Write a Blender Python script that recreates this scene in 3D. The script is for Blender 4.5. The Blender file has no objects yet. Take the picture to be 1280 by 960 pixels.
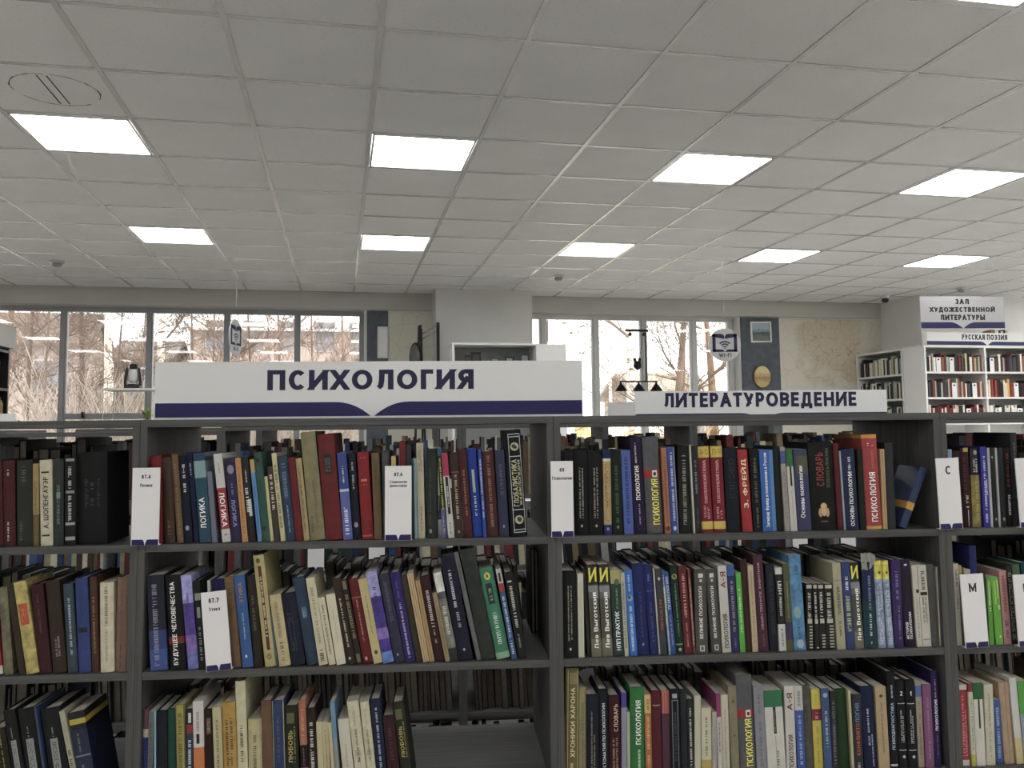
import bpy, math, random
import numpy as np
from mathutils import Vector, Matrix

# ------------------------------------------------------------------ camera, world, exposure
SC = bpy.context.scene
COL = SC.collection
F_PX, CY_PX = 1048.1, 452.7          # focal length and optical centre height for a 1280x960 frame
YAW, PITCH, ROLL = 0.0745, 0.0772, -0.0103
CAM_Z = 1.55
CEIL_Z = CAM_Z + 1.585               # ceiling height
ROOM_ROT = 0.1276                    # the room is turned against the bookcase rows by this angle

def _axes():
    cy, sy, cp, sp = math.cos(YAW), math.sin(YAW), math.cos(PITCH), math.sin(PITCH)
    f = np.array([sy*cp, cy*cp, sp]); r = np.array([cy, -sy, 0.]); u = np.cross(r, f)
    cr, sr = math.cos(ROLL), math.sin(ROLL)
    return cr*r+sr*u, -sr*r+cr*u, f
AX_R, AX_U, AX_F = _axes()
cam_d = bpy.data.cameras.new('camera'); cam = bpy.data.objects.new('camera', cam_d); COL.objects.link(cam)
cam_d.sensor_fit = 'HORIZONTAL'; cam_d.sensor_width = 36.0
cam_d.lens = F_PX/1280*36.0
cam_d.shift_y = (CY_PX-480)/1280.0
cam_d.clip_start = 0.05; cam_d.clip_end = 300
cam.matrix_world = Matrix(((AX_R[0], AX_U[0], -AX_F[0], 0), (AX_R[1], AX_U[1], -AX_F[1], 0),
                           (AX_R[2], AX_U[2], -AX_F[2], CAM_Z), (0, 0, 0, 1)))
SC.camera = cam
W = bpy.data.worlds.new('sky'); SC.world = W; W.use_nodes = True
bg = W.node_tree.nodes['Background']
bg.inputs[0].default_value = (1.0, 0.985, 0.965, 1); bg.inputs[1].default_value = 3.8
PANEL_EMIT = 12.6
vs = SC.view_settings
vs.view_transform = 'Standard'; vs.look = 'None'; vs.exposure = 0.0; vs.gamma = 1.0; vs.use_curve_mapping = False
sun_d = bpy.data.lights.new('winter_sun', 'SUN'); sun_d.energy = 2.8; sun_d.angle = 0.03; sun_d.color = (1, .94, .85)
sun = bpy.data.objects.new('winter_sun', sun_d); COL.objects.link(sun)
sun.rotation_euler = Vector((-0.55, 0.62, -0.55)).to_track_quat('-Z', 'Y').to_euler()

# ------------------------------------------------------------------ geometry helpers
CAMP = np.array([0, 0, CAM_Z])
def ray(x, y): return AX_R*((x-640)/F_PX) - AX_U*((y-CY_PX)/F_PX) + AX_F
def on_y(x, y, Y): d = ray(x, y); return CAMP + d*(Y/d[1])
def px(p):
    v = np.asarray(p, float)-CAMP; z = v@AX_F
    return 640+F_PX*(v@AX_R)/z, CY_PX-F_PX*(v@AX_U)/z
CR, SR = math.cos(ROOM_ROT), math.sin(ROOM_ROT)
def room(x, y, z=0.): return Vector((x*CR-y*SR, x*SR+y*CR, z))      # room axes -> world
def lin(h):
    if isinstance(h, str):
        h = h.lstrip('#'); h = ''.join(q*2 for q in h) if len(h) == 3 else h; c = [int(h[i:i+2], 16)/255 for i in (0, 2, 4)]
    else: c = h
    return tuple(v/12.92 if v <= .04045 else ((v+.055)/1.055)**2.4 for v in c)
def gain(c, g):
    m = (c[0]*.3+c[1]*.59+c[2]*.11)*.15
    return tuple(min(.92, (v*.85+m)*g) for v in c)

class MB:
    """collects faces, each with a colour and a material slot"""
    def __init__(s): s.v = []; s.f = []; s.c = []; s.m = []
    def poly(s, pts, col=(1, 1, 1), m=0):
        n = len(s.v); s.v.extend(tuple(p) for p in pts); s.f.append(tuple(range(n, n+len(pts)))); s.c.append(col); s.m.append(m)
    def mesh(s, vs_, fs, col=(1, 1, 1), m=0):
        n = len(s.v); s.v.extend(tuple(p) for p in vs_)
        for f in fs: s.f.append(tuple(n+i for i in f)); s.c.append(col); s.m.append(m)
    def box(s, x0, x1, y0, y1, z0, z1, col=(1, 1, 1), m=0):
        s.mesh([(x0,y0,z0),(x1,y0,z0),(x1,y1,z0),(x0,y1,z0),(x0,y0,z1),(x1,y0,z1),(x1,y1,z1),(x0,y1,z1)],
               [(0,3,2,1),(4,5,6,7),(0,1,5,4),(1,2,6,5),(2,3,7,6),(3,0,4,7)], col, m)
    def prism_xz(s, pts, y0, y1, col=(1, 1, 1), m=0):
        """outline in x,z (counter-clockwise seen from -y), extruded from y0 to y1"""
        n = len(pts); vv = [(p[0], y0, p[1]) for p in pts]+[(p[0], y1, p[1]) for p in pts]
        ff = [tuple(range(n)), tuple(range(2*n-1, n-1, -1))]+[(i, i+n, (i+1) % n+n, (i+1) % n) for i in range(n)]
        s.mesh(vv, ff, col, m)
    def tube(s, p0, p1, r0, r1=None, n=8, col=(1, 1, 1), m=0, cap=True):
        r1 = r0 if r1 is None else r1
        p0, p1 = Vector(p0), Vector(p1); d = (p1-p0).normalized()
        a = d.orthogonal().normalized(); b = d.cross(a)
        vv = []
        for p, r in ((p0, r0), (p1, r1)):
            for i in range(n):
                t = 2*math.pi*i/n; vv.append(p+a*(r*math.cos(t))+b*(r*math.sin(t)))
        ff = [(i, (i+1) % n, (i+1) % n+n, i+n) for i in range(n)]
        if cap: ff += [tuple(range(n-1, -1, -1)), tuple(range(n, 2*n))]
        s.mesh(vv, ff, col, m)
    def lathe(s, prof, n=24, col=(1, 1, 1), m=0, c=(0, 0, 0)):
        vv = []; k = len(prof)
        for i in range(n):
            t = 2*math.pi*i/n
            vv += [(c[0]+r*math.cos(t), c[1]+r*math.sin(t), c[2]+z) for r, z in prof]
        ff = []
        for i in range(n):
            j = (i+1) % n
            for q in range(k-1): ff.append((i*k+q, j*k+q, j*k+q+1, i*k+q+1))
        s.mesh(vv, ff, col, m)
    def build(s, name, mats, parent=None, smooth=False):
        me = bpy.data.meshes.new(name); me.from_pydata(s.v, [], s.f)
        if not isinstance(mats, (list, tuple)): mats = [mats]
        for mm in mats: me.materials.append(mm)
        if len(mats) > 1: me.polygons.foreach_set('material_index', s.m)
        if any(c != (1, 1, 1) for c in s.c):
            at = me.color_attributes.new('Col', 'FLOAT_COLOR', 'CORNER')
            arr = np.concatenate([np.tile((*c, 1.0), len(f)) for c, f in zip(s.c, s.f)]).astype(np.float32)
            at.data.foreach_set('color', arr)
        if smooth: me.polygons.foreach_set('use_smooth', [True]*len(s.f))
        me.update()
        o = bpy.data.objects.new(name, me); COL.objects.link(o)
        if parent: o.parent = parent
        return o
ORD1 = 'zeroth first second third fourth fifth sixth seventh eighth ninth tenth eleventh twelfth thirteenth fourteenth fifteenth sixteenth seventeenth eighteenth nineteenth'.split()
def ordinal(n):
    if n < 20: return ORD1[n]
    t = {2: 'twent', 3: 'thirt', 4: 'fort'}[n//10]
    return t+'ieth' if n % 10 == 0 else t+'y-'+ORD1[n % 10]
def tag(o, label=None, cat=None, group=None, kind=None):
    if label: o['label'] = label
    if cat: o['category'] = cat
    if group: o['group'] = group
    if kind: o['kind'] = kind
    return o
def empty(name, loc=(0, 0, 0), rz=0.):
    o = bpy.data.objects.new(name, None); COL.objects.link(o); o.empty_display_size = .05
    o.location = loc; o.rotation_euler = (0, 0, rz); return o
def in_room(o, x=0., y=0., z=0.): o.location = room(x, y, z); o.rotation_euler.z = ROOM_ROT; return o

# ------------------------------------------------------------------ materials
def mat(name, base=(.8, .8, .8), rough=.5, metal=0., spec=.5, attr=False, noise=0., nscale=40., stretch=(1, 1, 1), bump=0., bscale=None, emit=0., coords='Object'):
    m = bpy.data.materials.new(name); m.use_nodes = True; nt = m.node_tree; N = nt.nodes; L = nt.links
    b = N['Principled BSDF']
    b.inputs['Roughness'].default_value = rough; b.inputs['Metallic'].default_value = metal
    b.inputs['Specular IOR Level'].default_value = spec
    b.inputs['Base Color'].default_value = (*base, 1)
    src = None
    if attr:
        a = N.new('ShaderNodeAttribute'); a.attribute_name = 'Col'; src = a.outputs['Color']
    if noise or bump:
        tc = N.new('ShaderNodeTexCoord'); mp = N.new('ShaderNodeMapping'); mp.inputs['Scale'].default_value = stretch
        L.new(tc.outputs[coords], mp.inputs['Vector'])
        nz = N.new('ShaderNodeTexNoise'); nz.inputs['Scale'].default_value = nscale; nz.inputs['Detail'].default_value = 5
        L.new(mp.outputs[0], nz.inputs['Vector'])
        if noise:
            mr = N.new('ShaderNodeMapRange'); mr.inputs['From Min'].default_value = .3; mr.inputs['From Max'].default_value = .7
            mr.inputs['To Min'].default_value = 1-noise; mr.inputs['To Max'].default_value = 1+noise
            L.new(nz.outputs['Fac'], mr.inputs['Value'])
            mx = N.new('ShaderNodeMix'); mx.data_type = 'RGBA'; mx.blend_type = 'MULTIPLY'; mx.inputs['Factor'].default_value = 1
            if src: L.new(src, mx.inputs[6])
            else: mx.inputs[6].default_value = (*base, 1)
            L.new(mr.outputs[0], mx.inputs[7]); src = mx.outputs[2]
        if bump:
            bp = N.new('ShaderNodeBump'); bp.inputs['Strength'].default_value = bump; bp.inputs['Distance'].default_value = .002
            if bscale:
                n2 = N.new('ShaderNodeTexNoise'); n2.inputs['Scale'].default_value = bscale; L.new(mp.outputs[0], n2.inputs['Vector'])
                L.new(n2.outputs['Fac'], bp.inputs['Height'])
            else: L.new(nz.outputs['Fac'], bp.inputs['Height'])
            L.new(bp.outputs[0], b.inputs['Normal'])
    if src: L.new(src, b.inputs['Base Color'])
    if emit:
        b.inputs['Emission Color'].default_value = (*base, 1); b.inputs['Emission Strength'].default_value = emit
    return m
M = {}
M['wood_v'] = mat('grey_laminate_vertical', (.082, .082, .079), .5, noise=.28, nscale=9, stretch=(14, 14, .5), bump=.15, spec=.35)
M['wood_h'] = mat('grey_laminate_horizontal', (.082, .082, .079), .5, noise=.28, nscale=9, stretch=(.5, 14, 14), bump=.15, spec=.35)
M['cloth'] = mat('book_cloth', attr=True, rough=.72, noise=.12, nscale=60, bump=.12, bscale=900, spec=.3)
M['gloss'] = mat('book_gloss', attr=True, rough=.38, noise=.06, nscale=25, spec=.45)
M['pages'] = mat('page_block', (.52, .49, .42), .9, noise=.3, nscale=30, stretch=(30, .3, .3), bump=.1)
M['print'] = mat('printed_ink', attr=True, rough=.5, noise=.1, nscale=90)
M['mottle'] = mat('mottled_cover', attr=True, rough=.45, noise=.45, nscale=55)
M['plate'] = mat('white_plastic', (.86, .845, .845), .35, noise=.015, nscale=8)
M['white'] = mat('white_laminate', (.84, .84, .82), .5, noise=.02, nscale=5)
M['wall'] = mat('white_plaster', (.70, .695, .67), .85, noise=.03, nscale=3, bump=.05)
M['wall2'] = mat('lit_white_plaster', (.84, .83, .80), .85, noise=.03, nscale=3, bump=.05)  # wall plaster made lighter: brighter light on these walls put into the colour
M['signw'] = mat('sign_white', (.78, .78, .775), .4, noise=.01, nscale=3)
M['signw2'] = mat('sign_white_shaded', (.55, .55, .56), .4, noise=.02, nscale=3)  # sign white greyed: shade on the backlit hanging signs put into the colour
M['navy'] = mat('navy_print', lin('#1b1656'), .4, noise=.06, nscale=12)
M['ink'] = mat('dark_ink', lin('#19153f'), .5, noise=.05, nscale=20)
M['black'] = mat('black_plastic', (.012, .012, .012), .45, noise=.1, nscale=30)
M['blackmetal'] = mat('black_metal', (.015, .014, .013), .4, metal=.3, noise=.1, nscale=30)
M['tbar'] = mat('painted_steel_bar', (.70, .70, .69), .26, metal=.35, noise=.02, nscale=10)
M['diff'] = mat('panel_diffuser', (1, 1, 1), .6, emit=PANEL_EMIT, noise=0)
M['frame'] = mat('window_frame_plastic', (.62, .62, .61), .4, noise=.03, nscale=6)
M['gframe'] = mat('backlit_window_frame', (.33, .34, .36), .4, noise=.04, nscale=6)  # left frame darkened: its shade against the bright sky is in the colour
M['paint'] = mat('tinted_paint', attr=True, rough=.6, noise=.06, nscale=14)
M['paintgrey'] = mat('grey_back_board', (.30, .31, .31), .6, noise=.06, nscale=6)
M['metal'] = mat('chrome_metal', (.6, .6, .6), .25, metal=1., noise=.05, nscale=20)

def tile_material():
    m = mat('mineral_fibre_tile', (.80, .80, .79), .95, noise=.03, nscale=2.2, bump=.12, bscale=160)
    nt = m.node_tree; N = nt.nodes; L = nt.links; b = N['Principled BSDF']
    tc = N.new('ShaderNodeTexCoord'); vo = N.new('ShaderNodeTexVoronoi'); vo.inputs['Scale'].default_value = 55
    L.new(tc.outputs['Object'], vo.inputs['Vector'])
    r = N.new('ShaderNodeMapRange'); r.inputs['From Min'].default_value = .06; r.inputs['From Max'].default_value = .16
    r.inputs['To Min'].default_value = .62; r.inputs['To Max'].default_value = 1.
    L.new(vo.outputs['Distance'], r.inputs['Value'])
    mx = N.new('ShaderNodeMix'); mx.data_type = 'RGBA'; mx.blend_type = 'MULTIPLY'; mx.inputs['Factor'].default_value = 1
    old = b.inputs['Base Color'].links[0].from_socket
    L.new(old, mx.inputs[6]); L.new(r.outputs[0], mx.inputs[7]); L.new(mx.outputs[2], b.inputs['Base Color'])
    return m
M['tile'] = tile_material()
def glass_material():
    m = bpy.data.materials.new('window_glass'); m.use_nodes = True; nt = m.node_tree; N = nt.nodes; L = nt.links
    N.remove(N['Principled BSDF'])
    t = N.new('ShaderNodeBsdfTransparent'); t.inputs[0].default_value = (.96, .97, .96, 1)
    g = N.new('ShaderNodeBsdfGlossy'); g.inputs['Roughness'].default_value = .02
    f = N.new('ShaderNodeFresnel'); f.inputs[0].default_value = 1.5
    mx = N.new('ShaderNodeMixShader'); L.new(f.outputs[0], mx.inputs[0]); L.new(t.outputs[0], mx.inputs[1]); L.new(g.outputs[0], mx.inputs[2])
    L.new(mx.outputs[0], N['Material Output'].inputs[0]); return m
M['glass'] = glass_material()
def map_material():
    """old city plan printed on the wall: cream paper, brown street lines"""
    m = bpy.data.materials.new('city_plan_print'); m.use_nodes = True; nt = m.node_tree; N = nt.nodes; L = nt.links
    b = N['Principled BSDF']; b.inputs['Roughness'].default_value = .8
    tc = N.new('ShaderNodeTexCoord')
    def lines(scale, w, rand):
        v = N.new('ShaderNodeTexVoronoi'); v.feature = 'DISTANCE_TO_EDGE'; v.inputs['Scale'].default_value = scale; v.inputs['Randomness'].default_value = rand
        L.new(tc.outputs['Object'], v.inputs['Vector'])
        r = N.new('ShaderNodeMapRange'); r.inputs['From Min'].default_value = w*.4; r.inputs['From Max'].default_value = w
        r.inputs['To Min'].default_value = 1; r.inputs['To Max'].default_value = 0
        L.new(v.outputs[0], r.inputs['Value']); return r.outputs[0]
    a = lines(15., .045, .55); c = lines(4.5, .008, 1.)
    sub = N.new('ShaderNodeVectorMath'); sub.operation = 'DISTANCE'; sub.inputs[1].default_value = (6.35, 9.9, 2.55); L.new(tc.outputs['Object'], sub.inputs[0])
    nz = N.new('ShaderNodeTexNoise'); nz.inputs['Scale'].default_value = 3.; L.new(tc.outputs['Object'], nz.inputs['Vector'])
    sm = N.new('ShaderNodeMath'); sm.operation = 'MULTIPLY_ADD'; sm.inputs[1].default_value = .9; L.new(nz.outputs['Fac'], sm.inputs[0]); L.new(sub.outputs['Value'], sm.inputs[2])
    rm = N.new('ShaderNodeMapRange'); rm.inputs['From Min'].default_value = 1.02; rm.inputs['From Max'].default_value = .86
    L.new(sm.outputs[0], rm.inputs['Value'])
    n3 = N.new('ShaderNodeTexNoise'); n3.inputs['Scale'].default_value = 9.; L.new(tc.outputs['Object'], n3.inputs['Vector'])
    r3 = N.new('ShaderNodeMapRange'); r3.inputs['From Min'].default_value = .40; r3.inputs['From Max'].default_value = .56; L.new(n3.outputs['Fac'], r3.inputs['Value'])
    mq = N.new('ShaderNodeMath'); mq.operation = 'MULTIPLY'; L.new(a, mq.inputs[0]); L.new(r3.outputs[0], mq.inputs[1])
    mu = N.new('ShaderNodeMath'); mu.operation = 'MULTIPLY'; L.new(mq.outputs[0], mu.inputs[0]); L.new(rm.outputs[0], mu.inputs[1])
    ad = N.new('ShaderNodeMath'); ad.operation = 'MAXIMUM'; L.new(mu.outputs[0], ad.inputs[0]); L.new(c, ad.inputs[1])
    sc = N.new('ShaderNodeMath'); sc.operation = 'MULTIPLY'; sc.inputs[1].default_value = .42; L.new(ad.outputs[0], sc.inputs[0])
    tint = N.new('ShaderNodeMix'); tint.data_type = 'RGBA'; tint.inputs[6].default_value = (*lin('#dcd8ca'), 1); tint.inputs[7].default_value = (*lin('#d2c6b0'), 1)
    L.new(rm.outputs[0], tint.inputs['Factor'])
    mx = N.new('ShaderNodeMix'); mx.data_type = 'RGBA'; L.new(sc.outputs[0], mx.inputs['Factor']); L.new(tint.outputs[2], mx.inputs[6])
    mx.inputs[7].default_value = (*lin('#6a5038'), 1); L.new(mx.outputs[2], b.inputs['Base Color']); return m
M['map'] = map_material()
def photo_material(c0, c1, c2, name):
    """a small landscape print: sky, tree line, meadow by height"""
    m = bpy.data.materials.new(name); m.use_nodes = True; nt = m.node_tree; N = nt.nodes; L = nt.links; b = N['Principled BSDF']
    tc = N.new('ShaderNodeTexCoord'); sp = N.new('ShaderNodeSeparateXYZ'); L.new(tc.outputs['Generated'], sp.inputs[0])
    nz = N.new('ShaderNodeTexNoise'); nz.inputs['Scale'].default_value = 5; nz.inputs['Detail'].default_value = 6; L.new(tc.outputs['Generated'], nz.inputs['Vector'])
    ad = N.new('ShaderNodeMath'); ad.operation = 'MULTIPLY_ADD'; ad.inputs[1].default_value = .5; L.new(nz.outputs['Fac'], ad.inputs[0]); L.new(sp.outputs['Z'], ad.inputs[2])
    r = N.new('ShaderNodeValToRGB'); e = r.color_ramp.elements
    e[0].position = .45; e[0].color = (*lin(c2), 1); e[1].position = .95; e[1].color = (*lin(c0), 1)
    k = r.color_ramp.elements.new(.72); k.color = (*lin(c1), 1)
    L.new(ad.outputs[0], r.inputs[0]); L.new(r.outputs[0], b.inputs['Base Color']); b.inputs['Roughness'].default_value = .3
    return m

# ------------------------------------------------------------------ lettering
# a plain stroke alphabet: every letter is a set of strokes in a box, drawn as flat strips of the given weight
_ARC = lambda cx, cy, rx, ry, a0, a1, n=10: [(cx+rx*math.cos(math.radians(a0+(a1-a0)*i/n)), cy+ry*math.sin(math.radians(a0+(a1-a0)*i/n))) for i in range(n+1)]
_V0, _V1 = [(0, 0), (0, 1)], [(1, 0), (1, 1)]
def _bowl(y0, y1, x=.55, n=8): return [(0, y1)]+_ARC(x, (y0+y1)/2, 1-x, (y1-y0)/2, 90, -90, n)+[(0, y0)]
_GL = {
 'А': (.74, [[(0, 0), (.5, 1)], [(1, 0), (.5, 1)], [(.2, .3), (.8, .3)]]), 'Б': (.62, [_V0, [(0, 1), (.88, 1)], _bowl(0, .55)]),
 'В': (.63, [_V0, _bowl(.54, 1, .5), _bowl(0, .54, .6)]), 'Г': (.50, [_V0, [(0, 1), (1, 1)]]),
 'Д': (.78, [[(.14, 0), (.3, 1)], [(.3, 1), (.84, 1)], [(.84, 1), (.84, 0)], [(0, 0), (1, 0)], [(0, 0), (0, -.18)], [(1, 0), (1, -.18)]]),
 'Е': (.54, [_V0, [(0, 1), (1, 1)], [(0, .52), (.9, .52)], [(0, 0), (1, 0)]]),
 'Ж': (1.0, [[(.5, 0), (.5, 1)], [(0, 1), (.5, .5)], [(0, 0), (.5, .5)], [(1, 1), (.5, .5)], [(1, 0), (.5, .5)]]),
 'З': (.58, [_ARC(.42, .77, .5, .23, 155, -90), _ARC(.42, .27, .58, .27, 90, -155)]),
 'И': (.74, [_V0, _V1, [(0, 0), (1, 1)]]), 'Й': (.74, [_V0, _V1, [(0, 0), (1, 1)], [(.28, 1.27), (.42, 1.18), (.58, 1.18), (.72, 1.27)]]),
 'К': (.64, [_V0, [(.1, .45), (1, 1)], [(.3, .58), (1, 0)]]), 'Л': (.70, [[(.26, 1), (1, 1)], [(1, 0), (1, 1)], [(.28, 1), (.24, .4), (.16, .08), (0, 0)]]),
 'М': (.88, [_V0, _V1, [(0, 1), (.5, .2)], [(1, 1), (.5, .2)]]), 'Н': (.72, [_V0, _V1, [(0, .52), (1, .52)]]),
 'О': (.82, [_ARC(.5, .5, .5, .5, 0, 360, 18)]), 'П': (.70, [_V0, _V1, [(0, 1), (1, 1)]]), 'Р': (.58, [_V0, _bowl(.44, 1)]),
 'С': (.66, [_ARC(.56, .5, .56, .5, 48, 312, 14)]), 'Т': (.62, [[(0, 1), (1, 1)], [(.5, 0), (.5, 1)]]),
 'У': (.66, [[(0, 1), (.52, .33)], [(1, 1), (.52, .33), (.36, .06), (.22, 0), (.08, .02)]]), 'Ф': (.88, [[(.5, -.04), (.5, 1.04)], _ARC(.5, .52, .5, .36, 0, 360, 16)]),
 'Х': (.68, [[(0, 0), (1, 1)], [(0, 1), (1, 0)]]), 'Ц': (.76, [_V0, [(.88, 0), (.88, 1)], [(0, 0), (1, 0)], [(1, 0), (1, -.18)]]),
 'Ч': (.64, [_V1, [(0, 1), (0, .62), (.12, .46), (.4, .42), (1, .47)]]), 'Ш': (1.0, [_V0, _V1, [(.5, 0), (.5, 1)], [(0, 0), (1, 0)]]),
 'Щ': (1.04, [_V0, [(.92, 0), (.92, 1)], [(.46, 0), (.46, 1)], [(0, 0), (1, 0)], [(1, 0), (1, -.18)]]),
 'Ы': (.86, [_V0, _V1, [(0, .56), (.3, .56)]+_ARC(.3, .28, .34, .28, 90, -90, 8)+[(0, 0)]]), 'Ь': (.58, [_V0, _bowl(0, .56)]),
 'Э': (.66, [_ARC(.44, .5, .56, .5, 132, -132, 14), [(.35, .5), (1, .5)]]), 'Ю': (1.02, [_V0, [(0, .5), (.36, .5)], _ARC(.68, .5, .32, .5, 0, 360, 16)]),
 'Я': (.62, [_V1, [(1, 1)]+_ARC(.45, .72, .45, .28, 90, 270, 8)+[(1, .44)], [(.5, .44), (0, 0)]]),
 'W': (1.0, [[(0, 1), (.25, 0)], [(.25, 0), (.5, .9)], [(.5, .9), (.75, 0)], [(.75, 0), (1, 1)]]), 'I': (.16, [[(.5, 0), (.5, 1)]]), 'F': (.5, [_V0, [(0, 1), (1, 1)], [(0, .5), (.9, .5)]]),
 '1': (.34, [[(.75, 0), (.75, 1)], [(.75, 1), (0, .76)]]), '2': (.54, [_ARC(.5, .72, .48, .28, 160, -25, 8)+[(0, 0)], [(0, 0), (1, 0)]]),
 '4': (.60, [[(.75, 0), (.75, 1)], [(.7, 1), (0, .3)], [(0, .28), (1, .28)]]), '6': (.56, [_ARC(.5, .31, .5, .31, 0, 360, 14), [(0, .34), (.14, .72), (.42, .94), (.8, 1)]]),
 '7': (.52, [[(0, 1), (1, 1)], [(1, 1), (.3, 0)]]), '8': (.56, [_ARC(.5, .76, .4, .24, 0, 360, 12), _ARC(.5, .27, .5, .27, 0, 360, 14)]),
 '.': (.16, [[(.5, 0), (.5, .02)]]), '-': (.36, [[(0, .42), (1, .42)]]),
 'а': (.54, [_ARC(.46, .34, .46, .34, 0, 360, 12), [(1, 0), (1, .7)]]), 'б': (.56, [_ARC(.5, .33, .5, .33, 0, 360, 12), [(0, .36), (.1, .78), (.4, .95), (.9, 1)]]),
 'е': (.56, [[(0, .35), (1, .35)]+_ARC(.5, .35, .5, .35, 0, 315, 12)]), 'р': (.56, [[(0, -.3), (0, .7)], _ARC(.5, .35, .5, .35, 0, 360, 12)]),
 'у': (.52, [[(0, .7), (.5, 0)], [(1, .7), (.5, 0), (.3, -.26), (.05, -.28)]]), 'ф': (.78, [[(.5, -.3), (.5, 1)], _ARC(.5, .35, .5, .35, 0, 360, 14)])}
_TX = {}
def _clip(poly, y, keep_above):
    out = []
    for i in range(len(poly)):
        a, b = poly[i-1], poly[i]; ia = (a[1] >= y) == keep_above or a[1] == y; ib = (b[1] >= y) == keep_above or b[1] == y
        if ia != ib: t = (y-a[1])/(b[1]-a[1]); out.append((a[0]+(b[0]-a[0])*t, y))
        if ib: out.append(b)
    return out
def glyphs(text, bold=.018):
    k = (text, bold)
    if k in _TX: return _TX[k]
    w = .10+bold*3.; V = []; Fc = []; x = 0.
    for ch in text:
        if ch == ' ': x += .36; continue
        s = 1.
        g = _GL.get(ch)
        if g is None: g = _GL.get(ch.upper()); s = .72
        if g is None: x += .4; continue
        W_, strokes = g; W_ = max(W_*s, w)
        low = -.3 if ch in 'руф' else (-.02 if s == 1 else -.02)
        for st in strokes:
            pts = [(w/2+p[0]*(W_-w), w/2+p[1]*s*(1 if s < 1 else 1)-(w*p[1] if s == 1 else w*p[1])) for p in st]
            if s < 1: pts = [(w/2+p[0]*(W_-w), w/2+p[1]*(s-w)) for p in st]
            closed = abs(pts[0][0]-pts[-1][0])+abs(pts[0][1]-pts[-1][1]) < 1e-6
            n = len(pts); L_, R_ = [], []
            for i in range(n):
                a = pts[i-1] if i else (pts[-2] if closed else pts[0]); c = pts[i+1] if i < n-1 else (pts[1] if closed else pts[-1])
                dx, dy = c[0]-a[0], c[1]-a[1]; l = math.hypot(dx, dy) or 1; nx, ny = -dy/l*w/2, dx/l*w/2
                px_, py_ = pts[i]
                if not closed and i in (0, n-1):
                    straight = n == 2; diag = straight and abs(dx) > 1e-6 and abs(dy) > 1e-6
                    e_ = (w*.9 if diag else w/2 if straight else w*.1)*(-1 if i == 0 else 1)
                    px_ += dx/l*e_; py_ += dy/l*e_
                L_.append((px_+nx, py_+ny)); R_.append((px_-nx, py_-ny))
            top = s if s < 1 else 1.0
            free = any(p[1] < -.01 or p[1] > 1.01 for p in st) or ch in 'абеу'
            for i in range(n-1):
                q = [R_[i], R_[i+1], L_[i+1], L_[i]]
                if not free: q = _clip(_clip(q, 0., True), top, False) if len(q) > 2 else q
                if len(q) < 3: continue
                n0 = len(V); V.extend((x+a[0], a[1], (len(Fc) % 9)*.00002) for a in q); Fc.append(tuple(range(n0, n0+len(q))))
        x += W_+.13+(.0 if s == 1 else -.02)
    v = np.array(V) if V else np.zeros((1, 3)); v = v-v.min(0); _TX[k] = (v, Fc, v.max(0)); return _TX[k]
def put_text(mb, text, cx, cz, y, width=None, height=None, col=(0, 0, 0), bold=.018, m=0):
    """upright lettering in the x,z plane facing -y, centred at cx,cz"""
    v, f, ext = glyphs(text, bold)
    sx = sz = None
    if width: sx = width/ext[0]
    if height: sz = height/ext[1]
    sx = sx or sz; sz = sz or sx
    mb.mesh([(cx+(p[0]-ext[0]/2)*sx, y-p[2], cz+(p[1]-ext[1]/2)*sz) for p in v], f, col, m)
def book_band(w, h, depth=.8, curve=.16):
    """the two dark wings of an opened-book emblem along the foot of a sign: two outlines in x,z"""
    left = [(-w/2, 0)]+[(-.004*w, 0)]
    n = 8; c = curve*w
    for i in range(n+1):
        t = i/n; left.append((-.004*w-c*t, h*(1-(1-t)**2.2)))
    left.append((-w/2, h))
    right = [(-x, z) for x, z in left][::-1]
    return left, right

# ------------------------------------------------------------------ the room shell (room axes)
GX0, GY0, TS = -1.6513, 4.4647, .6
IX0, IX1, IY0, IY1 = -8, 23, -15, 9
RX0, RX1, RY0, RY1 = GX0+TS*IX0, GX0+TS*IX1, GY0+TS*IY0, 9.9
def struct(name, mb, m):
    o = mb.build(name, m); in_room(o); o['kind'] = 'structure'; return o
def floor_material():
    m = mat('worn_linoleum', (.52, .50, .46), .35, noise=.10, nscale=4); return m
b = MB(); b.box(RX0, RX1, RY0, 10.3, -.05, 0); struct('floor', b, floor_material())
b = MB(); b.box(RX0-.15, RX0, RY0, 10.3, 0, CEIL_Z+.2); struct('wall_left', b, M['wall'])
b = MB(); b.box(RX1, RX1+.15, RY0, 10.3, 0, CEIL_Z+.2); struct('wall_right', b, M['wall'])
b = MB(); b.box(RX0-.15, RX1+.15, RY0-.15, RY0, 0, CEIL_Z+.2); struct('wall_near', b, M['wall'])
b = MB(); b.box(RX0, .27, 10.08, 10.3, 0, .9); b.box(2.19, 5.03, 10.08, 10.3, 0, .9); struct('wall_sill', b, M['wall'])
b = MB(); b.box(RX0, 7.06, 9.9, 10.3, 2.945, CEIL_Z+.2); struct('trim_1', b, mat('beam_paint', (.58, .565, .53), .85, noise=.03, nscale=3))
b = MB(); b.box(1.06, 2.19, 9.48, 10.3, 0, CEIL_Z+.05); struct('wall_pillar', b, M['wall'])
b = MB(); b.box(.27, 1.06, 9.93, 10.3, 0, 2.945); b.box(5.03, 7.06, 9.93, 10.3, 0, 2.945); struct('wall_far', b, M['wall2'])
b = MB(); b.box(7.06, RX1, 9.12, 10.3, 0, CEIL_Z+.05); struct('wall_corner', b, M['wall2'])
M['greywall'] = mat('dark_grey_plaster', lin('#5d636a'), .8, noise=.18, nscale=14, bump=.2)
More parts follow.
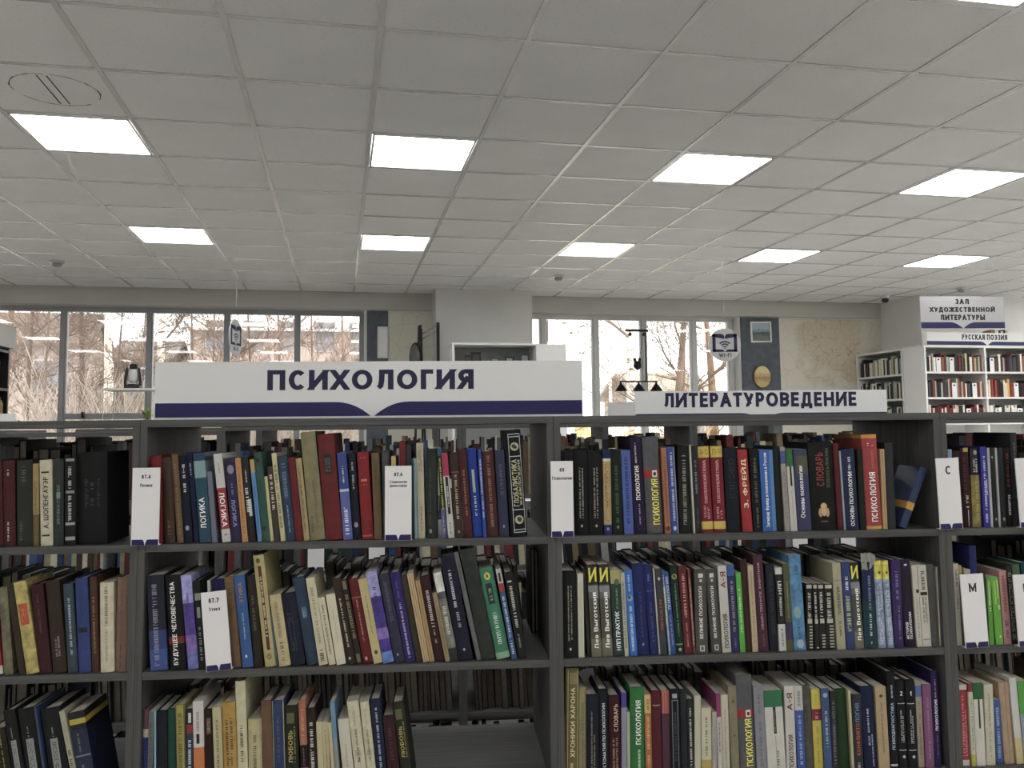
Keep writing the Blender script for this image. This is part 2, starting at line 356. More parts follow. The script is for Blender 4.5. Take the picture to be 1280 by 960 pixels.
for i, (xa, xb, nm) in enumerate(((.30, .545, 'dark grey plaster panel beside the left window with a pale frame'), (5.04, 5.57, 'dark grey plaster panel between right window and city plan'))):
    b = MB(); b.box(xa, xb, 9.90, 9.93, 0, 2.93)
    o = struct('wall_panel' if i == 0 else 'wall_panel.001', b, M['greywall']); o['label'] = nm
for i, (xa, xb, lb) in enumerate(((.545, 1.06, 'narrow strip of printed city plan beside the pillar'), (5.57, 7.06, 'large cream city plan printed on the far wall'))):
    b = MB(); b.box(xa, xb, 9.905, 9.93, .6, 2.92); o = b.build('wall_map', M['map']); in_room(o); tag(o, lb, 'wall map', 'printed city plans')

# ceiling: slab, steel grid, tiles, panels
b = MB(); b.box(RX0, RX1, RY0, 9.95, CEIL_Z+.10, CEIL_Z+.2); ceiling = struct('ceiling', b, M['wall'])
lights_at = [(c, r) for c in range(-6, 22, 3) for r in (-12, -8, -4, 0, 4)]
lights_at += [(15, 2), (18, 2), (21, 2), (15, -2), (18, -2), (21, -2), (18, 6), (21, 6)]  # extra unseen panels, added to brighten the right side of the room
cells = [(c, r) for c in range(IX0, IX1) for r in range(IY0, IY1) if (c, r) not in lights_at]
def cell_size(c, r):
    p = room(GX0+TS*(c+.5), GY0+TS*(r+.5), CEIL_Z); d = np.array(p)-CAMP
    if d@AX_F < .3: return 0
    x, y = px(p)
    if not (-60 < x < 1340 and -60 < y < 1000): return 0
    return 1/(d@d)
ranked = sorted(cells, key=lambda q: -cell_size(*q))
b = MB(); b.box(-.2985, .2985, -.2985, .2985, .0045, .018); tile0 = b.build('ceiling_tile', M['tile'], ceiling)
rest = MB()
for k, (c, r) in enumerate(ranked):
    cx, cy = GX0+TS*(c+.5), GY0+TS*(r+.5)
    if k < 295:
        o = tile0 if k == 0 else bpy.data.objects.new('ceiling_tile', tile0.data)
        if k: COL.objects.link(o); o.parent = ceiling
        o.location = (cx, cy, CEIL_Z)
    else: rest.box(cx-.295, cx+.295, cy-.295, cy+.295, CEIL_Z+.0045, CEIL_Z+.018)
o = rest.build('outer_tiles', M['tile'], ceiling); o['kind'] = 'stuff'
for i in range(IX0, IX1+1):
    b = MB(); x = GX0+TS*i; b.box(x-.012, x+.012, RY0, 9.9, CEIL_Z, CEIL_Z+.004); b.build('grid_bar', M['tbar'], ceiling)
for i in range(IY0, IY1+1):
    b = MB(); y = GY0+TS*i; b.box(RX0, RX1, y-.012, y+.012, CEIL_Z+.0004, CEIL_Z+.0042); b.build('grid_bar', M['tbar'], ceiling)

# recessed square light panels
def light_panel(c, r, label):
    t = in_room(empty('ceiling_light'), GX0+TS*(c+.5), GY0+TS*(r+.5), CEIL_Z)
    b = MB(); w = .284
    for s in (-1, 1):
        b.box(-w, w, s*w-.012*(s > 0)-0*(s < 0), s*w+.012*(s < 0), -.002, .03); b.box(s*w-.012*(s > 0), s*w+.012*(s < 0), -w, w, -.002, .03)
    b.build('frame', M['tbar'], t)
    b = MB(); b.box(-w+.012, w-.012, -w+.012, w-.012, .002, .012); b.build('diffuser', M['diff'], t)
    tag(t, label, 'ceiling light', 'recessed square light panels')
near_names = {0: 'leftmost', 3: 'second from left', 6: 'third from left', 9: 'rightmost'}
far_names = {0: 'leftmost', 3: 'second from left', 6: 'third from left', 9: 'fourth from left', 12: 'rightmost'}
for c, r in lights_at:
    if r == 0 and c in near_names: lb = f'large glowing ceiling panel, {near_names[c]} of the nearer row'
    elif r == 4 and c in far_names: lb = f'small glowing ceiling panel, {far_names[c]} of the row nearest the windows'
    elif r == -4 and c == 6: lb = 'glowing ceiling panel cut by the top edge of the picture'
    else: lb = 'glowing ceiling panel outside the picture'
    light_panel(c, r, lb)

# smoke detectors, dome camera, round cut-out in a tile
def detector(x, y, label):
    t = in_room(empty('smoke_detector'), x, y, CEIL_Z)
    b = MB(); b.lathe([(0, 0), (.062, 0), (.062, -.012), (.05, -.016), (0, -.016)], 24); b.build('base', M['tbar'], t)
    b = MB(); b.lathe([(.045, -.016), (.042, -.04), (.03, -.05), (0, -.052)], 24, col=lin('#9a9a98')); b.build('sensor_cap', M['paint'], t, True)
    tag(t, label, 'smoke detector', 'smoke detectors on the ceiling')
detector(-2.6, 8.43, 'white round smoke detector on the ceiling, at far left')
detector(2.25, 8.48, 'white round smoke detector on the ceiling in front of the pillar')
detector(7.19, 8.56, 'white round smoke detector above the hanging fiction hall sign')
t = in_room(empty('security_camera'), 6.66, 9.24, CEIL_Z)
b = MB(); b.lathe([(0, 0), (.055, 0), (.055, -.03), (.045, -.035), (0, -.035)], 24); b.build('mount', M['tbar'], t)
b = MB(); b.lathe([(.042, -.035), (.04, -.06), (.028, -.08), (0, -.088)], 24); b.build('dome', M['black'], t, True)
tag(t, 'small security camera with black dome on ceiling by the corner', 'camera')
t = in_room(empty('ceiling_cutout'), -1.31, 4.15, CEIL_Z+.0035)
b = MB(); n = 40
for i in range(n):
    if i in (3, 4, 5, 17, 18, 30): continue
    a0, a1 = 2*math.pi*i/n, 2*math.pi*(i+1)/n; r0 = .186; r1 = .190 if i % 3 else .193
    b.poly([(r0*math.cos(a0), r0*math.sin(a0), 0), (r0*math.cos(a1), r0*math.sin(a1), 0), (r1*math.cos(a1), r1*math.sin(a1), 0), (r1*math.cos(a0), r1*math.sin(a0), 0)][::-1], lin('#4b463c'))
b.build('round_outline', M['paint'], t)
for xo in (-.03, .012):
    b = MB(); b.poly([(xo-.003, -.17, 0), (xo-.003, .17, 0), (xo+.004, .17, 0), (xo+.004, -.17, 0)], lin('#3d382f')); b.build('slit', M['paint'], t)
tag(t, 'round cut mark with two slits in ceiling tile at upper left', 'ceiling mark')

# ------------------------------------------------------------------ windows
def window(name, xs, fw, fm, label, ztr=None, transom_cells=()):
    w = in_room(empty(name), 0, 10.1, 0); w['kind'] = 'structure'; w['label'] = label
    for x in xs:
        b = MB(); b.box(x-fw/2, x+fw/2, 0, .07, .9, 2.93); b.box(x-fw*.28, x+fw*.28, -.012, 0, .93, 2.9); b.build('mullion', fm, w)
    for z0, z1 in ((.9, .96), (2.89, 2.945)):
        b = MB(); b.box(xs[0], xs[-1], .002, .068, z0, z1); b.build('rail', fm, w)
    for i in range(len(xs)-1):
        b = MB(); b.box(xs[i]+fw/2-.005, xs[i+1]-fw/2+.005, .03, .036, .94, 2.91); b.build('pane', M['glass'], w)
    for i in transom_cells:
        b = MB(); b.box(xs[i]+fw/2, xs[i+1]-fw/2, -.005, .065, ztr-.035, ztr+.03); b.build('transom', fm, w)
        b = MB(); b.box(xs[i]+.22, xs[i]+.245, -.05, -.005, ztr-.02, ztr+.045); b.build('handle', M['black'], w)
    return w
window('window_1', [-6.3, -5.55, -4.75, -3.93, -3.03, -2.13, -1.29, -.5, .25], .07, M['gframe'], 'wide left window with shaded frame looking on bare birches', 1.72, (4,))
window('window_2', [2.20, 2.47, 3.15, 3.79, 4.47, 4.99], .09, M['frame'], 'right window with pale frame looking on sunlit birches')

# ------------------------------------------------------------------ outside: snow, houses, trees, shrubs
b = MB(); b.box(-60, 70, 10.3, 110, -.6, -.4)
struct('ground', b, mat('snowy_ground', (.75, .75, .76), .9, noise=.12, nscale=.8, bump=.3))
def house(x, y, w, d, hw, hr, wallc, roofc, wins, label, rz=0, name='house'):
    t = empty(name); t.location = room(x, y, -.4); t.rotation_euler.z = ROOM_ROT+rz
    b = MB(); b.box(0, w, 0, d, 0, hw, lin(wallc))
    b.mesh([(0, 0, hw), (w, 0, hw), (w, d, hw), (0, d, hw), (0, d/2, hw+hr*.96), (w, d/2, hw+hr*.96)], [(0, 4, 3), (1, 2, 5)], lin(wallc)); b.build('wall', M['paint'], t)
    b = MB()
    for s, ya, yb in ((0, -.4, d/2), (1, d+.4, d/2)):
        z0 = hw-.4*hr/(d/2)
        b.mesh([(-.3, ya, z0), (w+.3, ya, z0), (w+.3, yb, hw+hr), (-.3, yb, hw+hr), (-.3, ya, z0+.12), (w+.3, ya, z0+.12), (w+.3, yb, hw+hr+.12), (-.3, yb, hw+hr+.12)],
               [(0, 3, 2, 1), (4, 5, 6, 7), (0, 1, 5, 4), (1, 2, 6, 5), (2, 3, 7, 6), (3, 0, 4, 7)], lin(roofc))
    b.build('roof', M['paint'], t)
    for (wx, wz, ww, wh) in wins:
        b = MB(); b.box(wx-.06, wx+ww+.06, -.05, .02, wz-.06, wz+wh+.06, lin('#a39c96')); f = b.build('window', M['paint'], t)
        b = MB(); b.box(wx, wx+ww, -.06, -.045, wz, wz+wh, lin('#6f6f74')); b.build('pane', M['paint'], f)
    tag(t, label, 'house', 'houses outside the windows'); return t
house(-14.4, 34, 5.0, 3.2, 5.4, 1.1, '#8f827c', '#5f5048', [(1.2, 1.2, 1.2, 1.5), (3.2, 1.2, 1.2, 1.5), (3.2, 3.4, 1.0, 1.2)], 'brown gabled house outside the leftmost window pane', .06)
house(-9.4, 38, 2.1, 5, 5.0, .9, '#746b67', '#5e5550', [(.5, 1.3, 1.0, 1.4), (.5, 3.3, 1.0, 1.2)], 'grey brown house behind the birch in second window pane')
house(-6.7, 40, 7.9, 8, 6.5, .4, '#96867e', '#c9c4c0', [(.7+1.6*i, 1.0+2.3*j, .9, 1.3) for i in range(5) for j in range(3)], 'long pinkish building outside the middle window panes')
house(11.9, 32, 3.0, 5, 3.2, .9, '#8a7f74', '#94897a', [(.5, .9, .8, 1.0), (1.8, .9, .8, 1.0)], 'low taupe house behind the birch outside right window')
house(8.6, 27, 2.4, 4, 1.7, .5, '#d8c694', '#efe6d2', [(.7, .5, .8, .6)], 'low yellowish shed outside the right window')

M['bark'] = mat('bark', attr=True, rough=.9, noise=.35, nscale=5, stretch=(1, 1, .4), bump=.4)
def birch_material():
    m = mat('birch_bark', (.86, .80, .70), .8, noise=.08, nscale=6, bump=.2); nt = m.node_tree; N = nt.nodes; L = nt.links; bs = N['Principled BSDF']
    tc = N.new('ShaderNodeTexCoord'); mp = N.new('ShaderNodeMapping'); mp.inputs['Scale'].default_value = (2.5, 2.5, 9)
    nz = N.new('ShaderNodeTexNoise'); nz.inputs['Scale'].default_value = 1.4; nz.inputs['Detail'].default_value = 3
    L.new(tc.outputs['Object'], mp.inputs[0]); L.new(mp.outputs[0], nz.inputs['Vector'])
    r = N.new('ShaderNodeValToRGB'); r.color_ramp.elements[0].position = .60; r.color_ramp.elements[0].color = (1, 1, 1, 1)
    r.color_ramp.elements[1].position = .68; r.color_ramp.elements[1].color = (.22, .19, .17, 1); L.new(nz.outputs['Fac'], r.inputs[0])
    mx = N.new('ShaderNodeMix'); mx.data_type = 'RGBA'; mx.blend_type = 'MULTIPLY'; mx.inputs['Factor'].default_value = 1
    L.new(bs.inputs['Base Color'].links[0].from_socket, mx.inputs[6]); L.new(r.outputs[0], mx.inputs[7]); L.new(mx.outputs[2], bs.inputs['Base Color']); return m
M['birch'] = birch_material()
def limb(mb, rnd, p, d, r, ln, depth, col, droop, n=5):
    segs = 3 if depth else 2; q = p.copy(); dd = d.copy(); rr = r
    for i in range(segs):
        dd = (dd+Vector((rnd.uniform(-.22, .22), rnd.uniform(-.22, .22), rnd.uniform(-.1, .12)-droop*(1 if depth < 2 else .2)))).normalized()
        e = q+dd*(ln/segs); r2 = rr*(.80 if i < segs-1 else .55)
        mb.tube(q, e, max(rr, .004), max(r2, .003), n=n if depth > 2 else 3, col=col, cap=False)
        if depth:
            for _ in range(2 if depth > 1 else 1):
                nd = (dd+Vector((rnd.uniform(-1, 1), rnd.uniform(-1, 1), rnd.uniform(-.25, .7)))*.75).normalized()
                limb(mb, rnd, q+(e-q)*rnd.uniform(.4, 1), nd, rr*.45, ln*rnd.uniform(.5, .72), depth-1, col, droop)
        q, rr = e, r2
def tree(pxx, Y, r, h, label, birch=True, lean=0., first=.35, limbs=12, col='#5d5049', droop=.05, seed=0, name=None):
    rnd = random.Random(seed)
    d = ray(pxx, 480); nvec = np.array([-SR, CR, 0]); p = CAMP+d*(Y/(d@nvec))
    t = empty(name or ('birch_tree' if birch else 'bare_tree'), (p[0], p[1], -.4), ROOM_ROT)
    b = MB(); pts = []; k = 9
    for i in range(k+1):
        f = i/k; pts.append(Vector((lean*f*h+.10*math.sin(3.1*f+seed), .08*math.sin(2.3*f+seed*2), f*h)))
    for i in range(k): b.tube(pts[i], pts[i+1], r*(1-.75*i/k), r*(1-.75*(i+1)/k), n=10, col=lin(col), cap=False)
    b.build('trunk', M['birch'] if birch else M['bark'], t, True)
    b = MB()
    for i in range(limbs):
        f = first+(1-first)*(i+.5)/limbs; q = pts[min(k-1, int(f*k))].lerp(pts[min(k, int(f*k)+1)], f*k-int(f*k))
        a = i*2.4+seed; up = rnd.uniform(.25, .8)
        limb(b, rnd, q, Vector((math.cos(a), math.sin(a), up)).normalized(), min(.045, r*(.36-.18*f)), h*.22*(1.15-f*.6), 3, lin('#75665c' if birch else col), droop)
    b.build('branches', M['bark'], t)
    tag(t, label, 'tree', 'bare trees outside the windows'); return t
tree(128, 17, .095, 9, 'pale birch trunk in the middle of second window pane', seed=1)
tree(104, 21, .085, 8, 'dark forked bare tree left of the pale birch', birch=False, seed=2, first=.2, limbs=14)
tree(205, 20, .11, 9, 'pale birch seen in third pane above the large sign', seed=3)
tree(40, 18, .06, 7, 'thin dark bare tree in the leftmost pane', birch=False, seed=4, first=.15, limbs=14)
tree(10, 22, .10, 8, 'warm brown bare tree at left picture edge', birch=False, seed=5, col='#86705f', first=.25)
tree(260, 19, .04, 6.5, 'thin bare tree left of the oval hanging sign', birch=False, seed=6, col='#7e6c62', first=.12, limbs=13)
tree(345, 21, .05, 7, 'thin reddish bare tree right of the oval sign', birch=False, seed=7, col='#88756a', first=.12, limbs=14)
tree(430, 20, .05, 7, 'thin reddish bare tree in pane beside the grey panel', birch=False, seed=8, col='#88756a', first=.12, limbs=14)
tree(713, 16, .10, 9, 'cream birch just right of the pillar', seed=9, first=.5)
tree(796, 17, .13, 9, 'wide sunlit birch trunk behind the pendant lamp', seed=10, first=.4)
tree(838, 15, .10, 6, 'dark curved bare tree in right window', birch=False, lean=.06, seed=11, col='#66564a', first=.12, limbs=11, droop=.12)
tree(893, 16, .13, 5, 'thick forked tree under the round network sign', birch=False, lean=-.05, seed=12, col='#74604c', first=.1, limbs=10, droop=.1)
tree(760, 25, .07, 7, 'distant pale birch left of the pendant lamp', seed=13, first=.3)
for i, (q, yy, rr, hh) in enumerate(((62, 15, .03, 5.5), (150, 16, .03, 6), (175, 23, .05, 7), (232, 15.5, .03, 5.5), (310, 16, .03, 6), (395, 15.5, .03, 5.8), (690, 22, .05, 7), (858, 20, .05, 7))):
    tree(q, yy, rr, hh, f'slender twiggy sapling outside the windows, {ordinal(i+1)} from left', birch=False, seed=60+i, first=.1, limbs=12, col='#6a5a50')
def shrub(pxx, Y, h, n, label, col, seed):
    rnd = random.Random(seed); d = ray(pxx, 480); nvec = np.array([-SR, CR, 0]); p = CAMP+d*(Y/(d@nvec))
    b = MB()
    for i in range(n):
        a = rnd.uniform(0, 6.283); s = rnd.uniform(.1, .75); q = Vector((rnd.uniform(-.3, .3), rnd.uniform(-.3, .3), 0))
        dd = Vector((math.cos(a)*s, math.sin(a)*s, 1)).normalized(); hh = h*rnd.uniform(.6, 1.05)
        for k in range(4):
            e = q+dd*(hh/4); b.tube(q, e, .011-.0022*k, .0088-.0022*k, n=3, col=lin(col), cap=False)
            if k:
                nd = (dd+Vector((rnd.uniform(-.8, .8), rnd.uniform(-.8, .8), .2))).normalized(); b.tube(e, e+nd*hh*.26, .005, .002, n=3, col=lin(col), cap=False)
                nd = (dd+Vector((rnd.uniform(-.8, .8), rnd.uniform(-.8, .8), .1))).normalized(); b.tube(e, e+nd*hh*.2, .004, .002, n=3, col=lin(col), cap=False)
            q = e; dd = (dd+Vector((rnd.uniform(-.2, .2), rnd.uniform(-.2, .2), 0))).normalized()
    o = b.build('bare_shrub', M['bark']); o.location = (p[0], p[1], -.4)
    tag(o, label, 'shrub', 'leafless shrubs outside the windows')
for i in range(20):
    shrub(-10+24.5*i+(i % 3)*7, 12.4+(i*7 % 5)*.9, 2.0+.22*(i*5 % 4), 95, f'brown leafless shrub outside the left window, {ordinal(i+1)} from left', ['#a3968d', '#b0a59b', '#8f837a', '#a89b90'][i % 4], 40+i)
for i in range(7):
    shrub(700+34*i, 14.5+(i*3 % 4), 1.9+.2*(i % 3), 45, f'yellowish leafless shrub outside the right window, {ordinal(i+1)} from left', ['#c9a868', '#b3925e', '#a08058'][i % 3], 80+i)

# ------------------------------------------------------------------ grey bookcases (world axes: x along the row, y away from the camera)
BT = .016
SHELF_Z = [1.3029, 1.0324, .7619, .49, .22]
FRONT_Y, CASE_D, TOP_Z = 1.9, .40, 1.5736
def bookcase(x0, x1, yf, top, label, dz=0., depth=CASE_D):
    t = empty('bookcase', (x0, yf, 0)); w = x1-x0; e = .0004
    for xa in (0, w-BT):
        b = MB(); b.box(xa+e, xa+BT-e, 0, depth, 0, top-BT); b.build('side_panel', M['wood_v'], t)
    b = MB(); b.box(e, w-e, 0, depth, top-BT, top); b.build('top_panel', M['wood_h'], t)
    for z in SHELF_Z:
        b = MB(); b.box(BT, w-BT, .001, depth-.001, z+dz-BT, z+dz); b.build('shelf', M['wood_h'], t)
    b = MB(); b.box(BT, w-BT, .03, .046, 0, .08); b.box(BT, w-BT, .03, depth-.03, .08, .096); b.build('plinth', M['wood_h'], t)
    tag(t, label, 'bookcase', 'grey double-sided bookcases'); return t
U = [-.6932+BT, .2186+BT, 1.1341+BT]        # joints between neighbouring cases of the front row
BAYS = {'L': (U[0]-.912, U[0]), 'M': (U[0], U[1]), 'R': (U[1], U[2]), 'F': (U[2], U[2]+.912)}
CASE_NAME = {'L': 'left edge bookcase', 'M': 'middle bookcase', 'R': 'right bookcase', 'F': 'far right bookcase'}
bookcase(*BAYS['L'], FRONT_Y, TOP_Z, 'grey bookcase cut by the left picture edge in the front row')
bookcase(*BAYS['M'], FRONT_Y, TOP_Z, 'grey front bookcase under the large ПСИХОЛОГИЯ sign')
bookcase(*BAYS['R'], FRONT_Y, TOP_Z, 'grey front bookcase right of the ПСИХОЛОГИЯ sign')
bookcase(*BAYS['F'], FRONT_Y, TOP_Z, 'grey bookcase cut by the right picture edge in front row')
ROW2_Y, ROW3_Y, ROW2_TOP = 3.25, 4.55, 1.562
R2J = [-1.77, -.862, .046, .956, 1.868, 2.78]; R3J = [-1.95, -1.01, -.08, .85, 1.78, 2.71]
r2n = ['behind the left edge bookcase', 'behind the left of the ПСИХОЛОГИЯ sign', 'behind the right of the ПСИХОЛОГИЯ sign', 'carrying the ЛИТЕРАТУРОВЕДЕНИЕ sign', 'behind the far right bookcase']
for i in range(5): bookcase(R2J[i], R2J[i+1], ROW2_Y, ROW2_TOP-(.015 if i == 0 else 0), 'grey second row bookcase '+r2n[i], -.0116)
r3n = ['first', 'second', 'third', 'fourth', 'fifth']
for i in range(5): bookcase(R3J[i], R3J[i+1], ROW3_Y, ROW2_TOP, f'grey bookcase in third row, {r3n[i]} from left, mostly hidden', -.0116)
bookcase(-3.83, -2.88, 5.85, ROW2_TOP, 'distant grey bookcase at left edge carrying a white sign', -.0116)

# ------------------------------------------------------------------ books of the front row
RND = random.Random(7)
BOOK_GAIN = 1.0
PAL = {'black': '#141414', 'charcoal': '#2e2f30', 'grey': '#6a6a6a', 'light grey': '#a5a5a0', 'white': '#d6d3ca', 'cream': '#c9c09c', 'khaki': '#8c845e', 'tan': '#a88a60',
       'brown': '#54402f', 'dark brown': '#35291f', 'maroon': '#4a1b22', 'red': '#962a2c', 'pink': '#c08a86', 'orange': '#b8703c', 'yellow': '#c4b43c', 'olive': '#4e5230',
       'dark green': '#1e3226', 'green': '#3a7a48', 'bright green': '#58aa34', 'teal': '#1f4654', 'slate blue': '#33455c', 'sky blue': '#5c93bb', 'blue': '#2c4f9c',
       'navy': '#171d34', 'royal blue': '#222c68', 'purple': '#2c2050', 'plum': '#4a2a3c', 'lavender': '#8888bb', 'mauve': '#7c4a72'}
PALV = {k: np.array([int(v[i:i+2], 16) for i in (1, 3, 5)]) for k, v in PAL.items()}
def cname(h):
    c = np.array([int(h[i:i+2], 16) for i in (1, 3, 5)]); return min(PALV, key=lambda k: ((PALV[k]-c)**2).sum())
def T(s, f0, f1, c='#e6e2d6', w=.6, x=.5, d=1): return ('t', s, f0, f1, c, w, x, d)
def P(f0, f1, c='#cfc9b8', w=.3, x=.5): return ('p', f0, f1, c, w, x)
def R(f0, f1, x0, x1, c): return ('r', f0, f1, x0, x1, c)
def O(f, x, rx, rz, c): return ('o', f, x, rx, rz, c)

def spine_profile(t, hard):
    """outline of the cover seen from above: back edge, board, spine, board, back edge; returns front points and depth of the bulge"""
    bulge = (min(.004, t*.14) if hard else min(.0008, t*.04))
    n = 6 if t > .012 else 4
    return [(t*i/n, bulge*(2*i/n-1)**2) for i in range(n+1)], bulge
def make_book(name, t, h, d, col, o):
    hard = o.get('k', 'h') == 'h'; c = (.0021 if hard else .0006); c = min(c, t*.2); ins = .003 if hard else .0005
    front, bulge = spine_profile(t, hard)
    base = gain(lin(col), BOOK_GAIN)
    bands = sorted(o.get('b', []))
    cuts = sorted({0., 1., *[v for q in bands for v in q[:2]]})
    root = empty(name)
    b = MB()
    prof = [(0, d)]+front+[(t, d)]
    inner = [(c, d)]+[(c, c+bulge+.001), (t-c, c+bulge+.001)]+[(t-c, d)]
    for f0, f1 in zip(cuts, cuts[1:]):
        cc = base
        for q0, q1, qc in bands:
            if q0 <= (f0+f1)/2 <= q1: cc = gain(lin(qc), BOOK_GAIN)
        for (xa, ya), (xb, yb) in zip(prof, prof[1:]): b.poly([(xa, ya, f0*h), (xb, yb, f0*h), (xb, yb, f1*h), (xa, ya, f1*h)], cc)
    for (xa, ya), (xb, yb) in zip(inner, inner[1:]): b.poly([(xb, yb, 0), (xa, ya, 0), (xa, ya, h), (xb, yb, h)], base)
    for z, s in ((0, -1), (h, 1)):
        cc = base
        for q0, q1, qc in bands:
            if (z and q1 >= .999) or (not z and q0 <= .001): cc = gain(lin(qc), BOOK_GAIN)
        k = len(front)
        strips = [[(0, d), (0, front[0][1]), (c, c+bulge+.001), (c, d)], [(t, d), (t-c, d), (t-c, c+bulge+.001), (t, front[-1][1])],
                  front+[(t-c, c+bulge+.001), (c, c+bulge+.001)]]
        for s_ in strips:
            pts = [(x, y, z) for x, y in s_]
            b.poly(pts if s > 0 else pts[::-1], cc)
    b.box(0, c, d-.0001, d, 0, h, base); b.box(t-c, t, d-.0001, d, 0, h, base)
    b.build('cover', M[o.get('m', 'cloth' if hard else 'gloss')], root)
    b = MB(); b.box(c, t-c, c+bulge+.0015, d-ins, ins, h-ins); b.build('page_block', M['pages'], root)
    # printing on the spine
    prints = []
    def sy(x, lift=.0004):
        u = max(0., min(1., x/t)); return bulge*(2*u-1)**2-lift
    for e in o.get('e', ()):
        ti = MB(); prints.append(({'t': 'title', 'p': 'small_print', 'r': 'printed_patch', 'o': 'emblem'}[e[0]], ti))
        if e[0] == 't':
            _, s, f0, f1, cl, w, xc, dr = e; v, f, ext = glyphs(s, .02)
            if dr == 0:
                sz = (f1-f0)*h/ext[1]; sx = min(sz*1.1, w*t*1.5/ext[0])
                ti.mesh([(xc*t+(p[0]-ext[0]/2)*sx, sy(xc*t, .0008+p[2]), f0*h+p[1]*sz) for p in v], f, gain(lin(cl), 1.1)); continue
            L_ = (f1-f0)*h; sc = L_/ext[0]; sw = min(sc*1.25, w*t/ext[1]); sc2 = min(sc, sw*2.0)
            z0 = f0*h+(L_-sc2*ext[0])/2; cl = gain(lin(cl), 1.15)
            pts = []
            for p in v:
                a, q = (p[0]*sc2, (p[1]-ext[1]/2)*sw)
                x, z = (xc*t-q, z0+a) if dr > 0 else (xc*t+q, z0+sc2*ext[0]-a)
                pts.append((x, sy(x, .0007+p[2]), z))
            ti.mesh(pts, f, cl)
        elif e[0] == 'p':
            _, f0, f1, cl, w, xc = e; z = f0*h; lw = w*t; cl = gain(lin(cl), 1.1); lh = max(.0016, min(lw*.75, .004)); x0, x1 = xc*t-lw/2, xc*t+lw/2
            while z < f1*h-lh:
                if RND.random() < .13: z += lh*.8; continue
                st = lh*.28
                for za, zb, xa, xb in ((z, z+st, x0, x1), (z+lh*.62-st, z+lh*.62, x0, x1), (z, z+lh*.62, *((x0, x0+lw*.25) if RND.random() < .5 else (xc*t-lw*.12, xc*t+lw*.12)))):
                    if RND.random() < .2: continue
                    ti.poly([(xa, sy(xa), za), (xb, sy(xb), za), (xb, sy(xb), zb), (xa, sy(xa), zb)], cl)
                z += lh
        elif e[0] == 'r':
            _, f0, f1, u0, u1, cl = e; n = 4; cl = gain(lin(cl), BOOK_GAIN)
            for i in range(n):
                xa, xb = t*(u0+(u1-u0)*i/n), t*(u0+(u1-u0)*(i+1)/n)
                ti.poly([(xa, sy(xa, .0003), f0*h), (xb, sy(xb, .0003), f0*h), (xb, sy(xb, .0003), f1*h), (xa, sy(xa, .0003), f1*h)], cl)
        elif e[0] == 'o':
            _, fz, u, rx, rz, cl = e; pts = []
            for i in range(16):
                a = 2*math.pi*i/16; x = t*(u+rx*math.cos(a)); pts.append((x, sy(x, .0005), h*fz+t*rz*math.sin(a)))
            ti.poly(pts, gain(lin(cl), BOOK_GAIN))
    for nm, ti in prints:
        if ti.f: ti.build(nm, M['print'], root)
    return root

def place_books(bay, row, specs):
    zs = SHELF_Z[row]; bx0, bx1 = BAYS[bay]; lo, hi = bx0+BT+.0005, bx1-BT-.0005
    prev = None; prev_xr = None
    shelf_name = ('top', 'second', 'third')[row]
    for i, sp in enumerate(specs):
        x0, x1, xt, yt, col = sp[:5]; o = sp[5] if len(sp) > 5 else {}
        Yf = FRONT_Y+.009+RND.uniform(-.001, .005)+o.get('back', 0)
        def at_base(x):
            if row == 2: return on_y(x, 960, Yf)
            X = on_y(x, 700, Yf)[0]
            for _ in range(4): X = on_y(x, px((X, Yf, zs))[1], Yf)[0]
            return np.array([X, Yf, zs])
        A, B_, Tp = at_base(x0), at_base(x1), on_y(xt, yt, Yf)
        a = o['lean'] if 'lean' in o else math.atan2(A[0]-Tp[0], Tp[2]-A[2])
        if abs(a) < .012: a = 0.
        X0 = A[0]+math.tan(a)*(A[2]-zs); X1 = B_[0]+math.tan(a)*(B_[2]-zs)
        h = (Tp[2]-zs)/math.cos(a)
        if prev_xr is not None:      # never push through the neighbour
            need = max(prev_xr(z)+math.tan(a)*z for z in np.linspace(0, min(h, prev[0])*.98, 9))+.0003
            if X0 < need: X0 = need
        X0 = max(X0, lo+(math.tan(a)*h*math.cos(a) if a > 0 else 0))
        t = max(.0035, (X1-X0)*math.cos(a)*.985)
        if X0+t/math.cos(a) > hi: t = max(.003, (hi-X0)*math.cos(a)-.0004)
        d = min(.185, max(.10, h*.66))+RND.uniform(-.006, .004)
        r = make_book('book', t, h, d, col, o)
        if a >= 0: r.location = (X0, Yf, zs+.0003); r.rotation_euler = (0, -a, 0)
        else: r.location = (X0, Yf, zs+.0003+t*math.sin(-a)); r.rotation_euler = (0, -a, 0)
        ta = math.tan(a); xr0 = X0+t*math.cos(a); zr0 = t*math.sin(abs(a)) if a > 0 else 0
        prev_xr = (lambda xr0, ta, zr0, t, a: (lambda z: xr0-ta*max(0, z-zr0)))(xr0+(0 if a >= 0 else 0), ta, zr0, t, a); prev = (h,)
        kind = 'hardcover' if o.get('k', 'h') == 'h' else 'paperback'
        if t < .008: kind = 'thin booklet'
        ttl = [e[1] for e in o.get('e', ()) if e[0] == 't' and e[7] and o.get('name', 1)]
        tt = f' lettered {max(ttl, key=len)}' if ttl and len(max(ttl, key=len).split()) < 4 else ''
        desc = o.get('l', f'{cname(col)} {kind}{tt}')
        lb = f'{desc}, {ordinal(i+1)} from left on {shelf_name} shelf, {CASE_NAME[bay]}'
        if len(lb.split()) > 16: lb = f'{desc}, {ordinal(i+1)} on {shelf_name} shelf, {CASE_NAME[bay]}'
        tag(r, lb, 'book', f'books on the {shelf_name} shelf of the {CASE_NAME[bay]}')
D = dict
